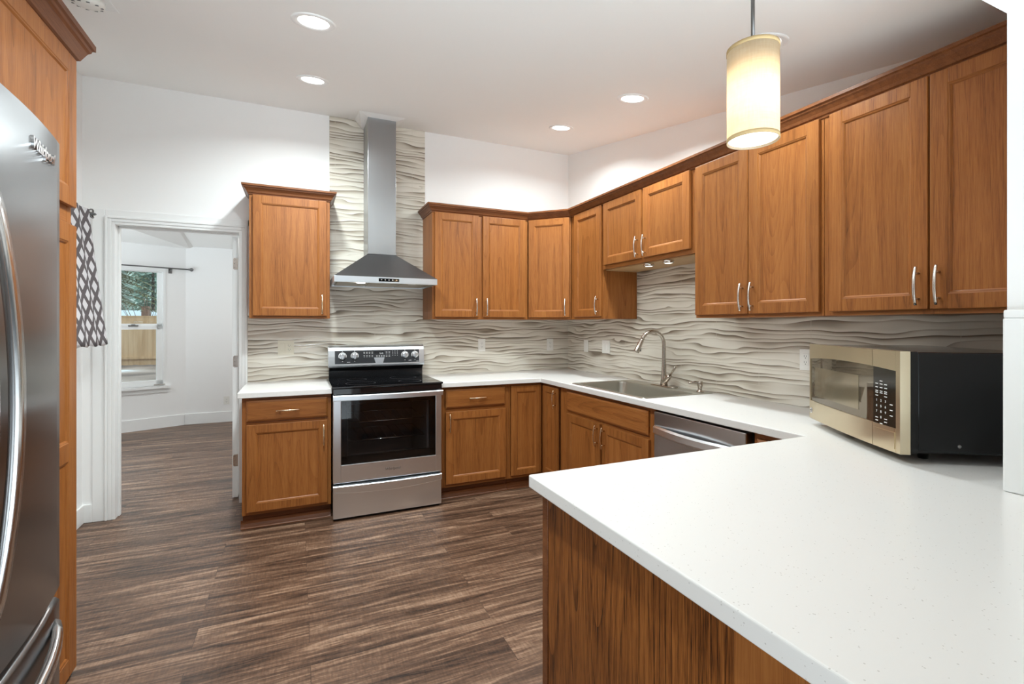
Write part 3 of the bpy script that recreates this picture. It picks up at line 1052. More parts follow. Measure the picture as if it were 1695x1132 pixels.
m = MB()
m.box(0, .37, .055, .075, 0, .10); m.box(.368, .388, -.300, .055, 0, .10)
pr = [(.055, .052), (.051, .050), (.047, .030), (.039, .014), (.029, .004), (.029, 0), (.055, 0)]
m.prism(pr, 'x', 0, .368)
m.build('toe_kick', W_HD, t)

# sink base on the right wall
t = thing('base_cabinet', 'oak base cabinet under the sink with two doors below a blank drawer front', 'cabinet', (-BF, -.902, 0), R(-90), G_B)
wd = 2.000 - .902
m = MB()
m.box(0, .018, .018, BF - .012, .10, .8765); m.box(wd - .018, wd, .018, BF - .012, .10, .8765)
m.box(.018, wd - .018, .018, BF - .012, .10, .118); m.box(.018, wd - .018, BF - .03, BF - .012, .118, .8765)
m.build('body', W_V, t)
m = MB()
for a, b_ in ((0, .125), (.55, .61), (wd - .048, wd)): m.box(a, b_, 0, .0178, .10, .8765, .001)
for a, b_ in ((.10, .14), (.67, .715), (.845, .8765)): m.box(.004, wd - .004, .0005, .0172, a, b_, 0, 1)
m.build('face_frame', WOODS, t)
d = drawer_front(t, .118, wd - .050, .706, .852)
d.name = 'drawer_front'
d = door(t, .118, .562, .122, .684)
add_handle(d, 'v', .534, -.020, .600, BRASSY)
d = door(t, .590, wd - .042, .122, .684)
add_handle(d, 'v', .616, -.020, .600, BRASSY)
toe(t, wd, ends=(False, False))

# narrow drawer unit past the dishwasher
t = thing('base_cabinet', 'oak drawer cabinet past the dishwasher, mostly hidden behind the peninsula', 'cabinet', (-BF, -2.660, 0), R(-90), G_B)
wd = .295
carcass(t, wd, BF - .012, .100, .8765, [(0, .03), (wd - .03, wd)], [(.10, .14), (.67, .72), (.845, .8765)])
d = drawer_front(t, .022, wd - .012, .712, .846)
d = drawer_front(t, .022, wd - .012, .126, .690)
toe(t, wd, ends=(False, False))

# ------------------------------------------------------------------ peninsula cabinet
t = thing('peninsula_cabinet', 'oak peninsula base in front with a plain grained end panel', 'cabinet', (-1.830, -2.957, 0))
m = MB()
m.box(.02, 1.24, -.669, -.0, .10, .8765)
m.box(.07, 1.24, -.669, -.055, 0, .10)
m.build('body', W_V, t)
m = MB()
m.box(0, .0195, -.6745, -.028, .0, .8765, .001)
m.build('end_panel', W_PY, t)
m = MB()
m.box(-.003, .0195, -.028, .003, 0, .8765, .002)
m.build('corner_stile', W_HD, t)
m = MB()
m.box(-.005, .045, -.95, -.675, 0, .8765, .002)
m.box(.045, 1.24, -.790, -.742, 0, .8765)
m.build('back_panel', W_V, t)

# ------------------------------------------------------------------ worktops
def cells(xs, ys, inc, z0, z1, bev=.004):
    m = MB()
    bm = m.bm
    V = {}
    def v(i, j, z):
        if (i, j, z) not in V: V[(i, j, z)] = bm.verts.new((xs[i], ys[j], z))
        return V[(i, j, z)]
    nx, ny = len(xs) - 1, len(ys) - 1
    I = lambda i, j: 0 <= i < nx and 0 <= j < ny and inc(i, j)
    for i in range(nx):
        for j in range(ny):
            if not I(i, j): continue
            for z in (z0, z1): bm.faces.new((v(i, j, z), v(i + 1, j, z), v(i + 1, j + 1, z), v(i, j + 1, z)))
            for (di, dj, a, b_) in ((-1, 0, (i, j), (i, j + 1)), (1, 0, (i + 1, j), (i + 1, j + 1)), (0, -1, (i, j), (i + 1, j)), (0, 1, (i, j + 1), (i + 1, j + 1))):
                if not I(i + di, j + dj): bm.faces.new((v(*a, z0), v(*b_, z0), v(*b_, z1), v(*a, z1)))
    bmesh.ops.recalc_face_normals(bm, faces=bm.faces)
    bmesh.ops.dissolve_limit(bm, angle_limit=.01, verts=bm.verts, edges=bm.edges)
    es = [e for e in bm.edges if len(e.link_faces) == 2 and e.calc_face_angle() > .5]
    bmesh.ops.bevel(bm, geom=es, offset=bev, segments=3, affect='EDGES', profile=.5)
    return m
CT0, CT1 = .8770, .9140
m = cells([-2.843, -2.2675], [-.645, -.0005], lambda i, j: True, CT0, CT1)
tag(m.build('worktop', COUNTER), 'short white quartz worktop between the doorway and the range', 'worktop', 'white quartz worktops')
YE = -4.06
xs = [-1.866, -1.4975, -.645, -.588, -.142, -.0005]
ys = [YE, -2.93, -1.885, -1.085, -.645, -.0005]
def inc(i, j):
    xa, ya = (xs[i] + xs[i + 1]) / 2, (ys[j] + ys[j + 1]) / 2
    if -.588 < xa < -.142 and -1.885 < ya < -1.085: return False
    if ya < -2.93: return True
    if xa > -.645: return True
    return ya > -.645 and xa > -1.4975
m = cells(xs, ys, inc, CT0, CT1)
tag(m.build('worktop', COUNTER), 'long white quartz worktop wrapping the corner, sink and foreground peninsula', 'worktop', 'white quartz worktops')

# ------------------------------------------------------------------ tiled backsplash
TS0, TS1 = -2.249, -1.462
t0 = MB()
poly = [(-2.836, .9145), (-.0105, .9145), (-.0105, 1.43), (TS1, 1.43), (TS1, ceil_z(-.0105) - .001), (TS0, ceil_z(-.0105) - .001), (TS0, 1.43), (-2.836, 1.43)]
t0.prism(poly, 'y', -.0105, -.0005)
tag(t0.build('tile_backsplash', TILE), 'wavy cream and taupe tile on the back wall, rising behind the hood', 'backsplash', 'wavy tile backsplashes')
t0 = MB()
t0.prism([(.0110, .9145), (-YP - .001, .9145), (-YP - .001, 1.42), (2.03, 1.42), (2.03, 1.80), (1.09, 1.80), (1.09, 1.42), (.0110, 1.42)], 'y', -.0105, -.0005)
o = t0.build('tile_backsplash', TILE)
o.rotation_euler = (0, 0, R(-90))
tag(o, 'wavy cream and taupe tile on the wall behind the sink and microwave', 'backsplash', 'wavy tile backsplashes')

# ------------------------------------------------------------------ outlets and switches
def wall_plate(label, cat, loc, rotz, gang, kinds, mt=PLASTIC, group='outlet and switch plates'):
    t = thing('switch_plate' if cat == 'switch' else 'outlet_plate', label, cat, loc, rotz, group)
    wv = .070 + .046 * (gang - 1)
    m = MB(); m.box(-wv / 2, wv / 2, -.006, 0, -.057, .057, .002); m.build('cover', mt, t)
    for g, k in enumerate(kinds):
        cx = (g - (gang - 1) / 2) * .046
        m = MB()
        if k == 's':
            m.box(cx - .0165, cx + .0165, -.0085, -.0055, -.033, .033, .0015)
            m.build('rocker', mt, t)
        else:
            m.box(cx - .0165, cx + .0165, -.0080, -.0055, -.033, .033, .0015, 0)
            for q in (-.016, .016):
                m.box(cx - .0075, cx - .0055, -.0084, -.0070, q - .002, q + .007, 0, 1)
                m.box(cx + .0055, cx + .0075, -.0084, -.0070, q - .002, q + .006, 0, 1)
                m.lathe([(.0022, -.0070), (.0022, -.0084)], (cx, 0, q - .008), 10, 'y', mi=1)
            m.build('receptacle', [mt, SLOT], t)
    return t
TW = -.0106
wall_plate('double ivory plate with switch and outlet on the tile between doorway and range', 'outlet', (-2.570, TW, 1.176), 0, 2, 'so', IVORY)
wall_plate('white outlet on the wavy tile, first one past the range', 'outlet', (-.930, TW, 1.168), 0, 1, 'o')
wall_plate('white outlet on the back wall tile, right by the corner', 'outlet', (-.214, TW, 1.160), 0, 1, 'o')
wall_plate('single white switch on the sink wall tile, nearest the corner', 'switch', (TW, -.352, 1.158), R(-90), 1, 's')
wall_plate('double white switch on the tile between corner and faucet', 'switch', (TW, -.672, 1.163), R(-90), 2, 'ss')
wall_plate('white outlet on the tile just behind the microwave', 'outlet', (TW, -2.495, 1.170), R(-90), 1, 'o')
wall_plate('white outlet low on the wall of the room beyond the doorway', 'outlet', (-3.395, 3.5898, .300), 0, 1, 'o')

# ------------------------------------------------------------------ sink, faucet, soap pump
def rrect(x0, x1, y0, y1, r, z, n=6):
    pts = []
    for cx, cy, a0 in ((x1 - r, y1 - r, 0), (x0 + r, y1 - r, 90), (x0 + r, y0 + r, 180), (x1 - r, y0 + r, 270)):
        for k in range(n + 1):
            a = R(a0 + 90 * k / n)
            pts.append((cx + r * math.cos(a), cy + r * math.sin(a), z))
    return pts
sink = thing('kitchen_sink', 'drop-in stainless steel sink set in the white worktop', 'sink', (-.325, -1.485, .9145))
def L3(p): return [(a + .325, b_ + 1.485, c - .9145) for a, b_, c in p]
m = MB()
zt = .9165
B0 = (-.572, -.158, -1.868, -1.102)
rings = [L3(rrect(-.606, -.044, -1.902, -1.070, .02, .9146)), L3(rrect(-.605, -.045, -1.901, -1.071, .02, zt + .0012)), L3(rrect(-.600, -.050, -1.896, -1.076, .02, zt + .002)),
         L3(rrect(B0[0] - .008, B0[1] + .008, B0[2] - .008, B0[3] + .008, .06, zt + .001)), L3(rrect(*B0, .055, zt - .003))]
m.loops(rings, cap0=False, cap1=False)
m.build('rim', S_SINK, sink)
m = MB()
rings = [L3(rrect(*B0, .055, zt - .003)), L3(rrect(B0[0] + .003, B0[1] - .003, B0[2] + .003, B0[3] - .003, .055, zt - .02)),
         L3(rrect(B0[0] + .012, B0[1] - .012, B0[2] + .012, B0[3] - .012, .055, .76)), L3(rrect(B0[0] + .02, B0[1] - .02, B0[2] + .02, B0[3] - .02, .055, .735)),
         L3(rrect(B0[0] + .05, B0[1] - .05, B0[2] + .05, B0[3] - .05, .05, .724)), L3(rrect(B0[0] + .19, B0[1] - .19, B0[2] + .35, B0[3] - .35, .015, .720))]
m.loops(rings, cap0=False, cap1=True)
m.build('bowl', S_SINK, sink)
m = MB(); m.lathe([(.045, .0), (.043, .004), (.03, .003), (.01, .001)], (-.04, 0, .720 - .9145), 24); m.build('drain', CHROME, sink)

fz = .9186
fau = thing('kitchen_faucet', 'brushed nickel pull-down faucet with arched neck behind the sink', 'faucet', (-.098, -1.500, fz))
m = MB(); m.loops([[(a, b_, c) for a, b_, c in rrect(-.030, .030, -.125, .125, .029, z_)] for z_ in (0, .004)] + [rrect(-.027, .027, -.122, .122, .026, .006)])
m.build('deck_plate', FAUC, fau)
ang = R(200)         # spout swings out over the bowl, a little towards the corner
sd = Vector((math.cos(R(168)), math.sin(R(168)), 0))
def sp(r, z): return (sd.x * r, sd.y * r, z)
pts = [sp(0, .006), sp(0, .05), sp(0, .10), sp(.0, .20), sp(.0 , .295)]
rad = [.026, .022, .017, .0135, .013]
Ra = .088
for k in range(1, 15):
    a = R(180 - k * 11.2)
    pts.append(sp(Ra + Ra * math.cos(a), .295 + Ra * math.sin(a) * 1.08)); rad.append(.0130)
m = MB(); m.tube(pts, rad, 18); m.build('neck', FAUC, fau)
e = Vector(pts[-1]); dd = (Vector(pts[-1]) - Vector(pts[-2])).normalized()
m = MB(); m.tube([e - dd * .002, e + dd * .004, e + dd * .05, e + dd * .094, e + dd * .10], [.0132, .0150, .0175, .0200, .0185], 18); m.build('spray_head', FAUC, fau)
m = MB()
c = e + dd * .075
n_ = Vector((dd.z, 0, -dd.x)).normalized()
m.box(c.x + .012, c.x + .026, c.y - .008, c.y + .008, c.z - .018, c.z + .02, .003)
m.build('spray_button', PEWTER, fau)
m = MB()
hd = Vector((.02, -1, 0)).normalized()
m.tube([(0, 0, .025), tuple(hd * .022 + Vector((0, 0, .046))), tuple(hd * .045 + Vector((0, 0, .066))), tuple(hd * .062 + Vector((0, 0, .080)))], [.020, .020, .018, .0145], 14)
m.build('lever_hub', FAUC, fau)
m = MB()
m.tube([tuple(hd * .056 + Vector((0, 0, .076))), tuple(hd * .085 + Vector((0, 0, .110))), tuple(hd * .118 + Vector((0, 0, .150)))], [.0085, .0095, .0115], 12, flat=.6)
m.build('lever', FAUC, fau)

soap = thing('soap_dispenser', 'small brushed nickel soap pump on the sink corner', 'soap dispenser', (-.095, -1.835, fz))
m = MB(); m.lathe([(.023, 0), (.023, .004), (.016, .009), (.013, .014), (.0125, .030), (.016, .036), (.0175, .040), (.0175, .066), (.015, .070)], (0, 0, 0), 24); m.build('body', FAUC, soap)
m = MB(); m.tube([(0, 0, .062), (-.03, .012, .066), (-.06, .026, .060), (-.068, .030, .055)], [.009, .007, .006, .005], 12); m.build('spout', FAUC, soap)

# ------------------------------------------------------------------ range
RX0, RX1 = -2.2645, -1.5015
RW = RX1 - RX0
rg = thing('range_oven', 'freestanding stainless electric range with black glass cooktop and oven window', 'range', (RX0, -.690, 0))
# local: x 0..RW, y 0 at door front plane, +y to wall
m = MB()
m.box(.004, .020, .035, .640, .015, .905); m.box(RW - .020, RW - .004, .035, .640, .015, .905)
m.box(.020, RW - .020, .600, .640, .015, .905); m.box(.020, RW - .020, .040, .600, .015, .060)
m.box(.020, RW - .020, .040, .600, .86, .905)
m.build('body', BLACKP, rg)
# oven cavity
m = MB()
m.box(.085, RW - .085, .56, .58, .30, .84); m.box(.085, .10, .05, .56, .30, .84); m.box(RW - .10, RW - .085, .05, .56, .30, .84)
m.box(.10, RW - .10, .05, .56, .30, .315); m.box(.10, RW - .10, .05, .56, .825, .84)
m.build('oven_cavity', plain('oven_enamel', (.16, .16, .165), .4), rg)
def rack(z):
    m = MB()
    m.tube([(.11, .08, z), (RW - .11, .08, z)], .0035, 6); m.tube([(.11, .52, z), (RW - .11, .52, z)], .003, 6)
    for k in range(9):
        xx = .12 + k * (RW - .24) / 8
        m.tube([(xx, .08, z), (xx, .52, z)], .002, 6)
    m.tube([(.11, .08, z), (.11, .52, z)], .003, 6); m.tube([(RW - .11, .08, z), (RW - .11, .52, z)], .003, 6)
    return m.build('oven_rack', CHROME, rg)
rack(.53); rack(.66)
# cooktop
BURN = plain('burner_marking', (.05, .05, .052), .3)
m = MB()
m.box(-.010, RW + .010, -.012, .585, .915, .929, .005)
m.box(-.002, RW + .002, -.004, .03, .872, .915, .004)
ck = m.build('cooktop', BLACKG, rg)
m = MB()
for cx, cy, r in ((.20, .16, .105), (.56, .16, .085), (.20, .42, .075), (.56, .42, .105)):
    m = MB(); m.lathe([(r, .9292), (r - .003, .9293)], (cx, cy, 0), 40, cap0=False, cap1=False)
    m.build('burner_ring', BURN, ck)
# backguard
m = MB()
m.prism([(.585, .905), (.585, .985), (.560, 1.012), (.560, 1.02), (.655, 1.02), (.655, .905)], 'x', .006, RW - .006)
m.build('vent_riser', BLACKP, rg)
m = MB()
pr = [(.545, 1.018), (.541, 1.03), (.549, 1.10), (.556, 1.150), (.566, 1.172), (.580, 1.184), (.60, 1.190), (.655, 1.190), (.655, 1.018)]
m.prism(pr, 'x', .0, RW)
bgd = m.build('backguard', S_H, rg)
tilt = math.atan2(.008, .07)
def bgy(z): return .541 + (z - 1.03) * .012 / .10
CP0 = 1.045
m = MB()
a0, a1, z0, z1 = .045, RW - .040, 1.040, 1.150
m.frustum([(a0, bgy(z0) + .004, z0), (a1, bgy(z0) + .004, z0), (a1, bgy(z1) + .004, z1), (a0, bgy(z1) + .004, z1)],
          [(a0 + .004, bgy(z0) - .002, z0 + .004), (a1 - .004, bgy(z0) - .002, z0 + .004), (a1 - .004, bgy(z1) - .003, z1 - .004), (a0 + .004, bgy(z1) - .003, z1 - .004)])
cpn = m.build('control_panel', PANELG, rg)
for kx in (.105, .198, .600, .684):
    m = MB()
    zc = 1.104
    yk = bgy(zc) - .002
    m.lathe([(.031, 0), (.031, -.002)], (kx, yk, zc), 28, 'y', mi=1)
    m.lathe([(.026, -.002), (.0255, -.016), (.022, -.020), (.010, -.0205)], (kx, yk, zc), 28, 'y')
    m.box(kx - .006, kx + .006, yk - .029, yk - .018, zc - .025, zc + .025, .003)
    m.build('knob', [S_H, MARK], cpn)
m = MB()
m.box(.352, .432, bgy(1.128) - .0035, bgy(1.128) + .002, 1.112, 1.142)
m.build('display', DISPLAY, cpn)
def dots(x0, nx, dx, zs, wv, hv):
    m = MB()
    for z in zs:
        for k in range(nx):
            m.box(x0 + k * dx - wv / 2, x0 + k * dx + wv / 2, bgy(z) - .0032, bgy(z) - .0015, z - hv / 2, z + hv / 2)
    m.build('printed_marking', MARK, cpn)
dots(.272, 4, .021, (1.131, 1.122, 1.106, 1.096), .011, .003)
dots(.372, 4, .019, (1.103, 1.096), .011, .003)
dots(.450, 2, .022, (1.131, 1.122, 1.106, 1.096), .012, .003)
dots(.500, 3, .019, (1.138, 1.126, 1.114, 1.102), .004, .004)
dots(.150, 1, .1, (1.056,), .024, .003); dots(.642, 1, .1, (1.058,), .024, .003); dots(.705, 1, .1, (1.050,), .020, .003)
for kx in (.105, .198, .600, .684): dots(kx, 1, .1, (1.062, 1.143), .007, .004)
text_mesh('2:42', 'clock_digits', MARK, .018, cpn, Matrix.Translation((.408, bgy(1.122) - .004, 1.120)) @ FACE, ext=.0004)
m = MB()
m.prism([(.348, 1.088), (.432, 1.088), (.420, 1.042), (.362, 1.042)], 'y', bgy(1.06) - .005, bgy(1.06))
m.build('control_badge', S_H, cpn)
# oven door
m = MB()
dz0, dz1 = .262, .838
wx0, wx1, wz0, wz1 = .052, RW - .044, .385, .832
m.box(0, wx0, 0, .034, dz0, dz1, .003); m.box(wx1, RW, 0, .034, dz0, dz1, .003)
m.box(wx0 - .001, wx1 + .001, .0002, .034, dz0, wz0, .002); m.box(wx0 - .001, wx1 + .001, .0002, .034, wz1, dz1, .0)
od = m.build('oven_door', S_H, rg)
m = MB(); m.box(wx0 - .002, wx1 + .002, .006, .012, wz0 - .002, wz1 + .002); m.build('oven_window', OVENG, od)
m = MB()
for a, b_, c, d_ in ((wx0, wx1, wz0, wz0 + .055), (wx0, wx0 + .04, wz0, wz1), (wx1 - .04, wx1, wz0, wz1), (wx0, wx1, wz1 - .035, wz1)): m.box(a, b_, .014, .030, c, d_)
m.build('window_border', BLACKP, od)
m = MB()
n = 16
rings = []
for i in range(n + 1):
    tt = i / n
    bow = -.030 - .016 * math.sin(PI * tt)
    xx = -.002 + tt * (RW + .004)
    rings.append([(xx, bow - .002, .834), (xx, bow - .006, .838), (xx, bow - .006, .866), (xx, bow - .002, .871), (xx, bow + .014, .870), (xx, bow + .014, .835)])
m.loops(rings, smooth=False)
for xx in (.006, RW - .022): m.box(xx, xx + .016, -.032, .02, .842, .866, .002)
m.build('oven_handle', S_H, od)
text_mesh('Whirlpool', 'logo_lettering', PEWTER, .026, od, Matrix.Translation((.402, -.0005, .325)) @ FACE, shear=.25, ext=.001)
# storage drawer
m = MB()
m.box(0, RW, .004, .034, .018, .222, .003)
n = 20
rings = []
for i in range(n + 1):
    tt = i / n
    sag = 1 - (2 * tt - 1) ** 2
    xx = tt * RW
    zz = .205 - .020 * sag
    yo = -.010 - .018 * sag
    rings.append([(xx, .004, zz - .002), (xx, yo + .003, zz - .002), (xx, yo, zz + .002), (xx, yo - .001, .241), (xx, yo + .003, .247), (xx, .034, .248), (xx, .034, .21)])
m.loops(rings, smooth=False)
m.build('storage_drawer', S_H, rg)
m = MB(); m.box(.01, RW - .01, .03, .05, 0.0, .262); m.build('kick_panel', DARKGAP, rg)

# ------------------------------------------------------------------ range hood
hood = thing('range_hood', 'stainless chimney range hood against the tall wavy tile strip', 'range hood', (-1.862, -.0108, 1.668))
m = MB()
hx0, hx1 = -.384, .379
yb, yf = 0, -.490
zb, zt_ = .0, .045
m.frustum([(hx0, yb, zt_), (hx0, yf, zt_), (hx1, yf, zt_), (hx1, yb, zt_)][::-1], [(-.120, yb, .245), (-.120, -.272, .245), (.098, -.272, .245), (.098, yb, .245)][::-1])
m.build('canopy', S_HOOD, hood)
m = MB()
th = .012
m.box(hx0, hx1, yf, yf + th, zb, zt_, .001); m.box(hx0, hx0 + th, yf + th, yb, zb, zt_); m.box(hx1 - th, hx1, yf + th, yb, zb, zt_)
m.box(hx0 + th, hx1 - th, -th, yb, zb, zt_)
lip = m.build('canopy_lip', S_H, hood)
m = MB()
m.box(-.070, .082, yf - .002, yf + .001, .012, .036, .0005)
ctl = m.build('control_strip', BLACKG, lip)
m = MB()
for k in range(5):
    m.lathe([(.005, yf - .002), (.005, yf - .0045), (.003, yf - .005)], (-.050 + k * .028, 0, .024), 12, 'y')
m.build('button', CHROME, ctl)
m = MB()
m.box(hx0 + th, hx1 - th, yf + th, -th, .012, .020)
for k in range(3):
    a = hx0 + .03 + k * .237
    m.box(a, a + .228, yf + .10, -.04, .004, .0125, .002)
m.build('filter_panel', steel('steel_filter', (.62, .60, .54), .3, 'x'), hood)
for i, lx in enumerate((-.19, .19)):
    m = MB(); m.lathe([(.030, .013), (.030, -.001), (.024, -.003)], (lx, yf + .055, 0), 24)
    m.build('hood_lamp', LENS if i == 0 else plain('lamp_off', (.75, .74, .7), .3), hood)
m = MB()
m.box(-.120, .098, -.272, -.001, .2452, ceil_z(-.28) - 1.668 - .018, .002)
m.box(-.123, .101, -.275, -.001, .2452, .262, .001)
m.build('chimney', S_V, hood)
m = MB()
zc = ceil_z(-.29) - 1.668
m.frustum([(-.135, -.29, zc - .020), (.113, -.29, zc - .020), (.113, -.001, zc - .02), (-.135, -.001, zc - .02)],
          [(-.19, -.345, zc - .011), (.165, -.345, zc - .011), (.165, -.001, zc + .050), (-.19, -.001, zc + .050)])
m.build('ceiling_collar', TRIMW, hood)

# ------------------------------------------------------------------ dishwasher
DW0, DW1 = -2.012, -2.640
dw = thing('dishwasher', 'stainless dishwasher with curved bar handle between the sink cabinet and peninsula', 'dishwasher', (-.600, DW0, 0), R(-90))
wd = DW0 - DW1
m = MB(); m.box(0, wd, .02, .56, .03, .866); m.build('tub', DARKGAP, dw)
m = MB(); m.box(.004, wd - .004, -.026, .0195, .105, .862, .004); ddr = m.build('door', S_DW, dw)
m = MB()
rings = []
for i in range(17):
    tt = i / 16
    xx = .012 + tt * (wd - .024)
    y = -.030 - .040 * math.sin(PI * tt)
    rings.append([(xx, y, .735), (xx, y - .010, .745), (xx, y - .010, .775), (xx, y, .785), (xx, y + .010, .780), (xx, y + .010, .740)])
m.loops(rings, smooth=False)
m.build('handle', S_H, ddr)
m = MB(); m.lathe([(.003, -.026), (.003, -.0268)], (wd - .03, 0, .80), 10, 'y'); m.build('indicator', SLOT, ddr)
m = MB(); m.box(.01, wd - .01, .04, .06, 0, .10); m.build('kick_plate', BLACKP, dw)

# ------------------------------------------------------------------ microwave
FL = Vector((-.406, -2.783, 0)); FRc = Vector((-.747, -3.311, 0))
mdir = (FRc - FL)
mw_w = mdir.length
mrot = math.atan2(mdir.y, mdir.x)
mw = thing('microwave_oven', 'countertop microwave with bronze-toned steel front and black sides', 'microwave', (FL.x, FL.y, .9145), mrot)
Zb, Zt = .030, .356
MD = .436
m = MB()
m.box(.006, mw_w - .006, .052, MD, Zb + .004, Zt - .003, .006)
m.box(.002, mw_w - .002, .026, .055, Zb + .002, Zt - .001, .004)
for lx in (.09, mw_w - .09):
    for ly in (.12, MD - .06): m.lathe([(.014, 0.0), (.016, Zb + .004)], (lx, ly, 0), 14)
bd = m.build('body', BLACKM, mw)
m = MB(); m.lathe([(.006, mw_w - .0055), (.005, mw_w - .004)], (0, .17, Zb + .03), 12, 'x'); m.build('screw', PEWTER, bd)
# bowed fascia
def bow(x): return -.014 * (1 - (2 * x / mw_w - 1) ** 2)
def slab(mb, x0, x1, z0, z1, ya, yb_, n=10, mi=0):
    rings = []
    for i in range(n + 1):
        xx = x0 + (x1 - x0) * i / n
        b_ = bow(xx)
        rings.append([(xx, b_ + ya, z0), (xx, b_ + ya, z1), (xx, b_ + yb_, z1), (xx, b_ + yb_, z0)])
    mb.loops(rings, smooth=False, mi=mi)
DS = mw_w * .792
def arch(x): return Zt - .052 - .012 * ((2 * (x - .012) / (mw_w - .03) - 1) ** 2)
m = MB()
def arched(mb, x0, x1, top=True, n=14):
    rings = []
    for i in range(n + 1):
        xx = x0 + (x1 - x0) * i / n
        b_ = bow(xx)
        rings.append([(xx, b_, arch(xx)), (xx, b_, Zt), (xx, .026, Zt), (xx, .026, arch(xx))])
    mb.loops(rings, smooth=False)
arched(m, .0, DS - .001)
slab(m, .0, DS - .001, Zb, Zb + .078, 0, .030)
slab(m, .0, .012, Zb + .07, Zt - .05, 0, .030, 2)
md = m.build('door', S_MW, mw)
m = MB()
rings = []
for i in range(15):
    xx = .0115 + (DS - .0125) * i / 14
    b_ = bow(xx)
    rings.append([(xx, b_ + .003, Zb + .077), (xx, b_ + .003, arch(xx) + .001), (xx, .022, arch(xx) + .001), (xx, .022, Zb + .077)])
m.loops(rings, smooth=False)
m.build('door_window', plain('dark_mirror_glass', (.20, .165, .12), .02, .8), md)
m = MB()
slab(m, .055, DS - .085, Zb + .105, Zt - .098, .0022, .004)
m.build('window_mesh', plain('window_screen', (.30, .25, .17), .12, .7), md)
m = MB(); m.lathe([(.012, -.001), (.012, -.003), (.009, -.003), (.009, -.0015)], (.026, bow(.026), Zb + .036), 24, 'y'); m.lathe([(.0085, 0), (.0085, -.0015)], (.026, bow(.026), Zb + .036), 20, 'y', mi=1)
eb = m.build('emblem', [CHROME, PEWTER], md)
m = MB()
arched(m, DS + .001, mw_w - .0185, n=4)
slab(m, DS + .001, mw_w - .0185, Zb, Zb + .078, 0, .030, 4)
slab(m, mw_w - .0185, mw_w, Zb, Zt, .0005, .030, 3)
cpn = m.build('control_fascia', S_MW, mw)
m = MB()
rings = []
for i in range(5):
    xx = DS + .001 + (mw_w - .0205 - DS) * i / 4
    b_ = bow(xx)
    rings.append([(xx, b_ + .002, Zb + .077), (xx, b_ + .002, arch(xx) + .001), (xx, .022, arch(xx) + .001), (xx, .022, Zb + .077)])
m.loops(rings, smooth=False)
kp = m.build('keypad', plain('keypad_glass', (.03, .026, .02), .07, .3), cpn)
kx0 = DS + .019
for r_, row in enumerate(('1 2 3', '4 5 6', '7 8 9', '0')):
    for c_, ch in enumerate(row.split()):
        xx = kx0 + (c_ if len(row) > 1 else 1) * .022
        text_mesh(ch, 'digit', MARK, .0115, kp, Matrix.Translation((xx, bow(xx) + .0012, Zb + .156 - r_ * .0185)) @ FACE, ext=.0004)
m = MB()
for z, cols in ((.222, (1,)), (.212, (0, 1, 2)), (.200, (0, 1, 2)), (.188, (0, 1, 2)), (.182, (0, 1, 2)), (.172, (0, 2)), (.150, (3,)), (.132, (3,)), (.114, (3,)), (.098, (0, 2)), (.088, (0, 2)), (.080, (1,))):
    for c_ in cols:
        xx = kx0 + min(c_, 2) * .022 + (.026 if c_ == 3 else 0)
        m.box(xx - .0068, xx + .0068, bow(xx) + .0012, bow(xx) + .003, Zb + z - .0012, Zb + z + .0012)
m.build('key_labels', MARK, kp)
m = MB()
x0, x1 = DS + .012, mw_w - .022
slab(m, x0, x1, Zb + .012, Zb + .064, -.0025, .001, 4)
m.build('open_button', S_MW, cpn)

# ------------------------------------------------------------------ tall pantry cabinet on the left wall
PX = -3.295
pan = thing('tall_cabinet', 'tall oak pantry cabinet between the refrigerator and curtain, crown at top', 'cabinet', (PX + .0, -2.452, 0), R(90))
PW = 2.452 - 1.788
PD = PX - XL - .003
# local x -> +y, local y -> -x
m = MB(); m.box(0, PW, .020, PD, 0.0, 2.395); m.build('body', W_V, pan)
m = MB()
m.box(0, .04, .0, .0205, 0, 2.395, .001, 0); m.box(PW - .042, PW, .0, .0205, 0, 2.395, .001, 0)
for a, b_ in ((0, .045), (1.72, 1.83), (2.35, 2.395)): m.box(.002, PW - .002, .0006, .0200, a, b_, 0, 1)
m.build('face_frame', WOODS, pan)
door(pan, .016, PW - .006, 1.808, 2.385, fw=.070)
door(pan, .016, PW - .006, .022, 1.738, fw=.070, midrail=(.838, .910))
m = MB()
CPP = [(.0, 2.378), (.010, 2.380), (.012, 2.392), (.022, 2.398), (.030, 2.416), (.040, 2.438), (.048, 2.446), (.051, 2.456), (.060, 2.460), (.060, 2.482), (-.02, 2.482), (-.02, 2.3955), (.0, 2.3955)]
rings = []
pts = [Vector((0, 0)), Vector((PW, 0)), Vector((PW, PD))]
for p, off in ((pts[0], Vector((0, -1))), (pts[1], Vector((1, -1))), (pts[2], Vector((1, 0)))):
    rings.append([(p.x + off.x * o, p.y + off.y * o - .0205 * 0, z) for o, z in CPP])
m.loops(rings, smooth=False)
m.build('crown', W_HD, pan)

# ------------------------------------------------------------------ refrigerator
FYa, FYb = -3.470, -2.562
FW = FYb - FYa
fr = thing('refrigerator', 'large stainless french-door refrigerator at the left frame edge', 'refrigerator', (-3.060, FYa, 0), R(90))
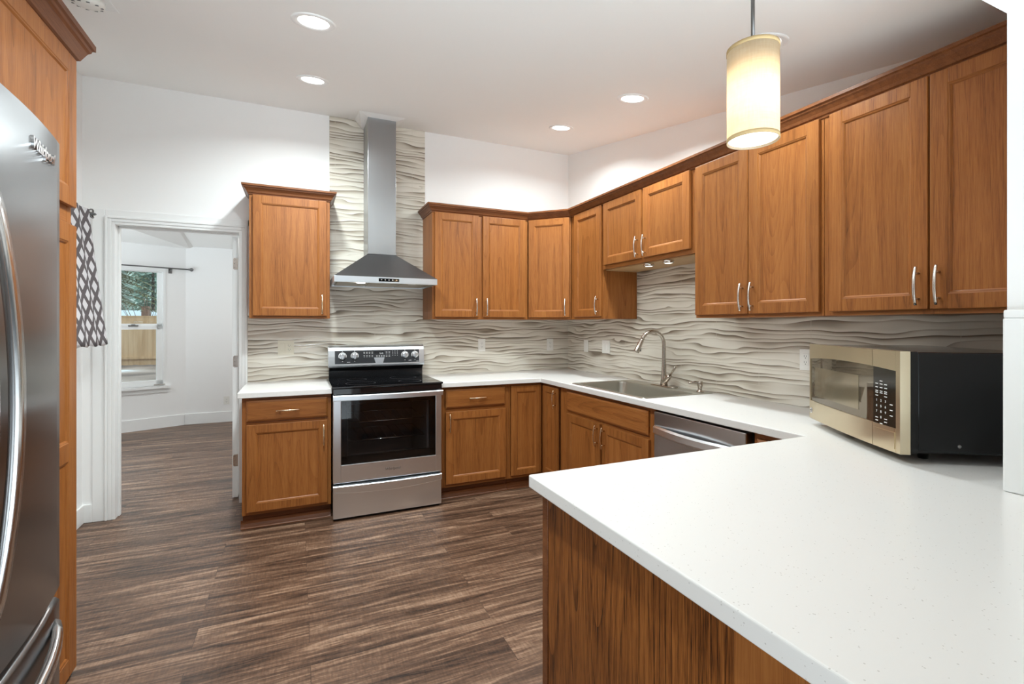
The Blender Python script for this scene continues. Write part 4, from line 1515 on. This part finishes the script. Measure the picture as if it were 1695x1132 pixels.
# local x -> +y (0 near camera .. FW far), local y -> -x (into wall)
def fb(x): return -.040 * (1 - (2 * x / FW - 1) ** 2)
m = MB(); m.box(.004, FW - .004, .10, .765, .02, 1.815, .004); m.box(.03, FW - .03, .12, .5, 0, .03)
m.build('body', plain('fridge_side', srgb(66, 67, 69), .4), fr)
def fdoor(name, x0, x1, z0, z1, n=14):
    m = MB()
    rings = []
    for i in range(n + 1):
        xx = x0 + (x1 - x0) * i / n
        b_ = fb(xx)
        rings.append([(xx, b_ + .006, z0), (xx, b_, z0 + .008), (xx, b_, z1 - .008), (xx, b_ + .008, z1), (xx, .098, z1), (xx, .098, z0)])
    m.loops(rings)
    o = m.build(name, S_FR, fr)
    return o
half = FW / 2
d_near = fdoor('door', .0, half - .002, .660, 1.838)
d_far = fdoor('door', half + .002, FW, .660, 1.838)
d_frz = fdoor('freezer_drawer', .0, FW, .060, .640)
def vbar(parent, x, z0, z1):
    m = MB()
    rings = []
    n = 18
    for i in range(n + 1):
        tt = i / n
        z = z0 + (z1 - z0) * tt
        out = fb(x) - .002 - .040 * math.sin(PI * tt) ** .75
        rings.append([(x - .013, out + .004, z), (x - .009, out - .008, z), (x + .009, out - .008, z), (x + .013, out + .004, z), (x + .008, out + .012, z), (x - .008, out + .012, z)])
    m.loops(rings)
    return m.build('handle', CHROME_S, parent)
CHROME_S = steel('steel_handle', (.74, .74, .74), .2, 'z')
vbar(d_near, half - .045, .78, 1.62)
vbar(d_far, half + .045, .78, 1.62)
m = MB()
rings = []
n = 18
for i in range(n + 1):
    tt = i / n
    xx = .045 + (FW - .09) * tt
    out = fb(xx) - .002 - .045 * math.sin(PI * tt) ** .7
    z = .588
    rings.append([(xx, out + .004, z - .017), (xx, out - .009, z - .010), (xx, out - .009, z + .010), (xx, out + .004, z + .017), (xx, out + .012, z + .010), (xx, out + .012, z - .010)])
m.loops(rings)
m.build('handle', CHROME_S, d_frz)
m = MB(); m.box(.0, FW, .02, .098, .6405, .6595); m.build('door_gap', DARKGAP, fr)
lx = .728
sl = math.atan2(fb(lx + .04) - fb(lx - .04), .08)
text_mesh('Whirlpool', 'logo_lettering', CHROME, .036, d_far, Matrix.Translation((lx + .02, fb(lx + .02) - .002, 1.762)) @ Matrix.Rotation(sl, 4, 'Z') @ FACE, shear=.25, ext=.003, bold=.0012)

# ------------------------------------------------------------------ curtain on the left wall
crod = thing('curtain_rod', 'dark curtain rod with looped finial holding the lattice curtain', 'curtain rod')
m = MB(); m.tube([(-3.735, -1.70, 2.085), (-3.735, -.235, 2.085)], .009, 10); m.build('rod', PEWTER, crod)
m = MB()
for k in range(3):
    a = k * PI / 3
    ring = []
    for i in range(13):
        q = 2 * PI * i / 12
        ring.append((-3.735 + math.cos(a) * .032 * math.sin(q), -.190 + .042 * -math.cos(q), 2.085 + math.sin(a) * .032 * math.sin(q)))
    m.tube(ring, .0048, 6)
m.lathe([(.012, -.240), (.016, -.236), (.012, -.230)], (-3.735, 0, 2.085), 12, 'y')
m.build('finial', PEWTER, crod)
m = MB()
m.tube([(XL + .002, -1.62, 2.085), (-3.735, -1.62, 2.085)], .007, 8); m.tube([(XL + .002, -.26, 2.06), (-3.75, -.26, 2.06), (-3.742, -.26, 2.072)], .007, 8)
m.build('bracket', PEWTER, crod)
m = MB()
nu, nv = 90, 24
uvl = m.bm.loops.layers.uv.new('UVMap')
grid = []
for j in range(nv + 1):
    f = j / nv
    row = []
    for i in range(nu + 1):
        u = i / nu
        y = -.25 - u * 1.2 - f * .045 * (1 - u) - (f ** .8) * .02
        fold = math.sin(u * 2 * PI * 7 + .6) * (.007 - .002 * f)
        # flares out from the wall towards the hem, most at the free edge
        xx = -3.722 + .026 * (0 if f > .06 else 1) * 0 + fold + f ** 1.1 * .115
        z = 2.098 - f * .872 + .004 * math.sin(u * 2 * PI * 9 + 1) * f
        row.append(m.bm.verts.new((xx, y, z)))
    grid.append(row)
for j in range(nv):
    for i in range(nu):
        fc = m.bm.faces.new((grid[j][i], grid[j][i + 1], grid[j + 1][i + 1], grid[j + 1][i]))
        fc.smooth = True
        for lp, (a, b_) in zip(fc.loops, ((i, j), (i + 1, j), (i + 1, j + 1), (i, j + 1))):
            lp[uvl].uv = (a / nu * 12.5, b_ / nv * 7.0)
cu = m.build('curtain', CURTAIN)
sm = cu.modifiers.new('thickness', 'SOLIDIFY'); sm.thickness = .002
tag(cu, 'white and grey diamond lattice curtain hanging beside the oak pantry', 'curtain')

# ------------------------------------------------------------------ ceiling lights
SL = math.atan(.178)
spots = [(-2.42, -1.830, 1, 'lit recessed ceiling light nearest the pantry crown'), (-2.40, -.917, 1, 'lit recessed ceiling light in line with the hood chimney, nearest the doorway'),
         (-.616, -1.810, 1, 'lit recessed ceiling light above the sink cabinets, nearer the pendant'), (-.600, -.905, 1, 'lit recessed ceiling light nearest the kitchen corner'),
         (-.652, -2.750, 0, 'recessed ceiling light ring half hidden behind the pendant shade')]
for x, y, lit, lab in spots:
    t = thing('recessed_light', lab, 'ceiling light', (x, y, ceil_z(y) - .0006), 0, 'recessed ceiling lights')
    t.rotation_euler = (SL, 0, 0)
    m = MB()
    m.lathe([(.096, 0), (.095, -.003), (.086, -.006), (.070, -.004), (.066, -.001)], (0, 0, 0), 40, cap0=False, cap1=False)
    m.build('trim_ring', TRIMW, t)
    m = MB(); m.lathe([(.0665, -.0008), (.066, -.0014)], (0, 0, 0), 32); m.build('lens', LENS if lit else LENS_DIM, t)
    ld = bpy.data.lights.new('can_lamp', 'AREA')
    ld.shape = 'DISK'; ld.size = .13; ld.energy = LAMP_POWER * (1.1 if x < -2 else .88 if y > -2.5 else .38); ld.spread = R(152); ld.color = (.88, .98, 1.0)
    lo = bpy.data.objects.new('can_lamp', ld); COL.objects.link(lo); lo.parent = t; lo.location = (0, 0, -.008)
# the one above the fridge is out of frame but lights the pantry
t = thing('recessed_light', 'lit recessed ceiling light above the refrigerator, out of frame', 'ceiling light', (-2.41, -2.75, ceil_z(-2.75) - .0006), 0, 'recessed ceiling lights')
t.rotation_euler = (SL, 0, 0)
m = MB(); m.lathe([(.096, 0), (.095, -.003), (.086, -.006), (.070, -.004), (.066, -.001)], (0, 0, 0), 40, cap0=False, cap1=False); m.build('trim_ring', TRIMW, t)
m = MB(); m.lathe([(.0665, -.0008), (.066, -.0014)], (0, 0, 0), 32); m.build('lens', LENS, t)
ld = ld.copy(); ld.energy = LAMP_POWER * 1.2
lo = bpy.data.objects.new('can_lamp', ld); COL.objects.link(lo); lo.parent = t; lo.location = (0, 0, -.008)

# smoke alarm at the top edge
t = thing('smoke_alarm', 'round white smoke alarm on a square ceiling plate near the pantry crown', 'smoke alarm', (-3.335, -1.50, ceil_z(-1.50) - .0006))
t.rotation_euler = (SL, 0, 0)
m = MB(); m.box(-.09, .09, -.09, .09, -.004, 0, .002); m.build('plate', TRIMW, t)
m = MB(); m.lathe([(.062, -.004), (.060, -.022), (.045, -.030), (.02, -.032)], (0, 0, 0), 28); m.build('cover', PLASTIC, t)
m = MB()
for k in range(10):
    a = k * 2 * PI / 10
    m.box(.05 * math.cos(a) - .006, .05 * math.cos(a) + .006, .05 * math.sin(a) - .003, .05 * math.sin(a) + .003, -.0300, -.0270)
m.build('vent_slots', PEWTER, t)

# ------------------------------------------------------------------ pendant
PXp, PYp = -1.266, -3.200
pen = thing('pendant_light', 'lit cylindrical linen pendant lamp hanging over the white peninsula', 'pendant light', (PXp, PYp, 1.893))
zc = ceil_z(PYp) - 1.893
m = MB(); m.tube([(0, 0, .235), (0, 0, zc - .01)], .0055, 10); m.build('stem', PEWTER, pen)
m = MB(); m.lathe([(.060, zc + .006), (.058, zc - .018), (.02, zc - .026), (.006, zc - .03)], (0, 0, 0), 28); m.build('canopy', NICKEL, pen)
SR, SH = .0700, .272
m = MB(); m.lathe([(SR, 0.0), (SR, SH), (SR - .0015, SH), (SR - .0015, 0.0), (SR, 0.0)], (0, 0, 0), 48, cap0=False, cap1=False); shd = m.build('shade', SHADE, pen)
m = MB()
for a, b_ in ((0, .011), (SH - .011, SH)):
    m = MB(); m.lathe([(SR + .0002, a), (SR + .0012, a), (SR + .0012, b_), (SR + .0002, b_)], (0, 0, 0), 48, cap0=False, cap1=False)
    m.build('trim_band', SHADE_TRIM, shd)
m = MB(); m.lathe([(SR - .004, .006), (SR - .004, .009)], (0, 0, 0), 40); m.build('diffuser', DIFF, pen)
m = MB(); m.lathe([(.018, .16), (.018, .225), (.010, .236)], (0, 0, 0), 16); m.build('socket', PEWTER, pen)
m = MB()
for k in range(3):
    a = k * 2 * PI / 3
    m.tube([(0, 0, .232), ((SR - .002) * math.cos(a), (SR - .002) * math.sin(a), SH - .008)], .0018, 6)
m.build('spider', PEWTER, pen)
pl_ = bpy.data.lights.new('bulb', 'POINT'); pl_.energy = PENDANT_POWER; pl_.color = (1.0, .91, .79); pl_.shadow_soft_size = .028
po = bpy.data.objects.new('bulb', pl_); COL.objects.link(po); po.parent = pen; po.location = (0, 0, .135)
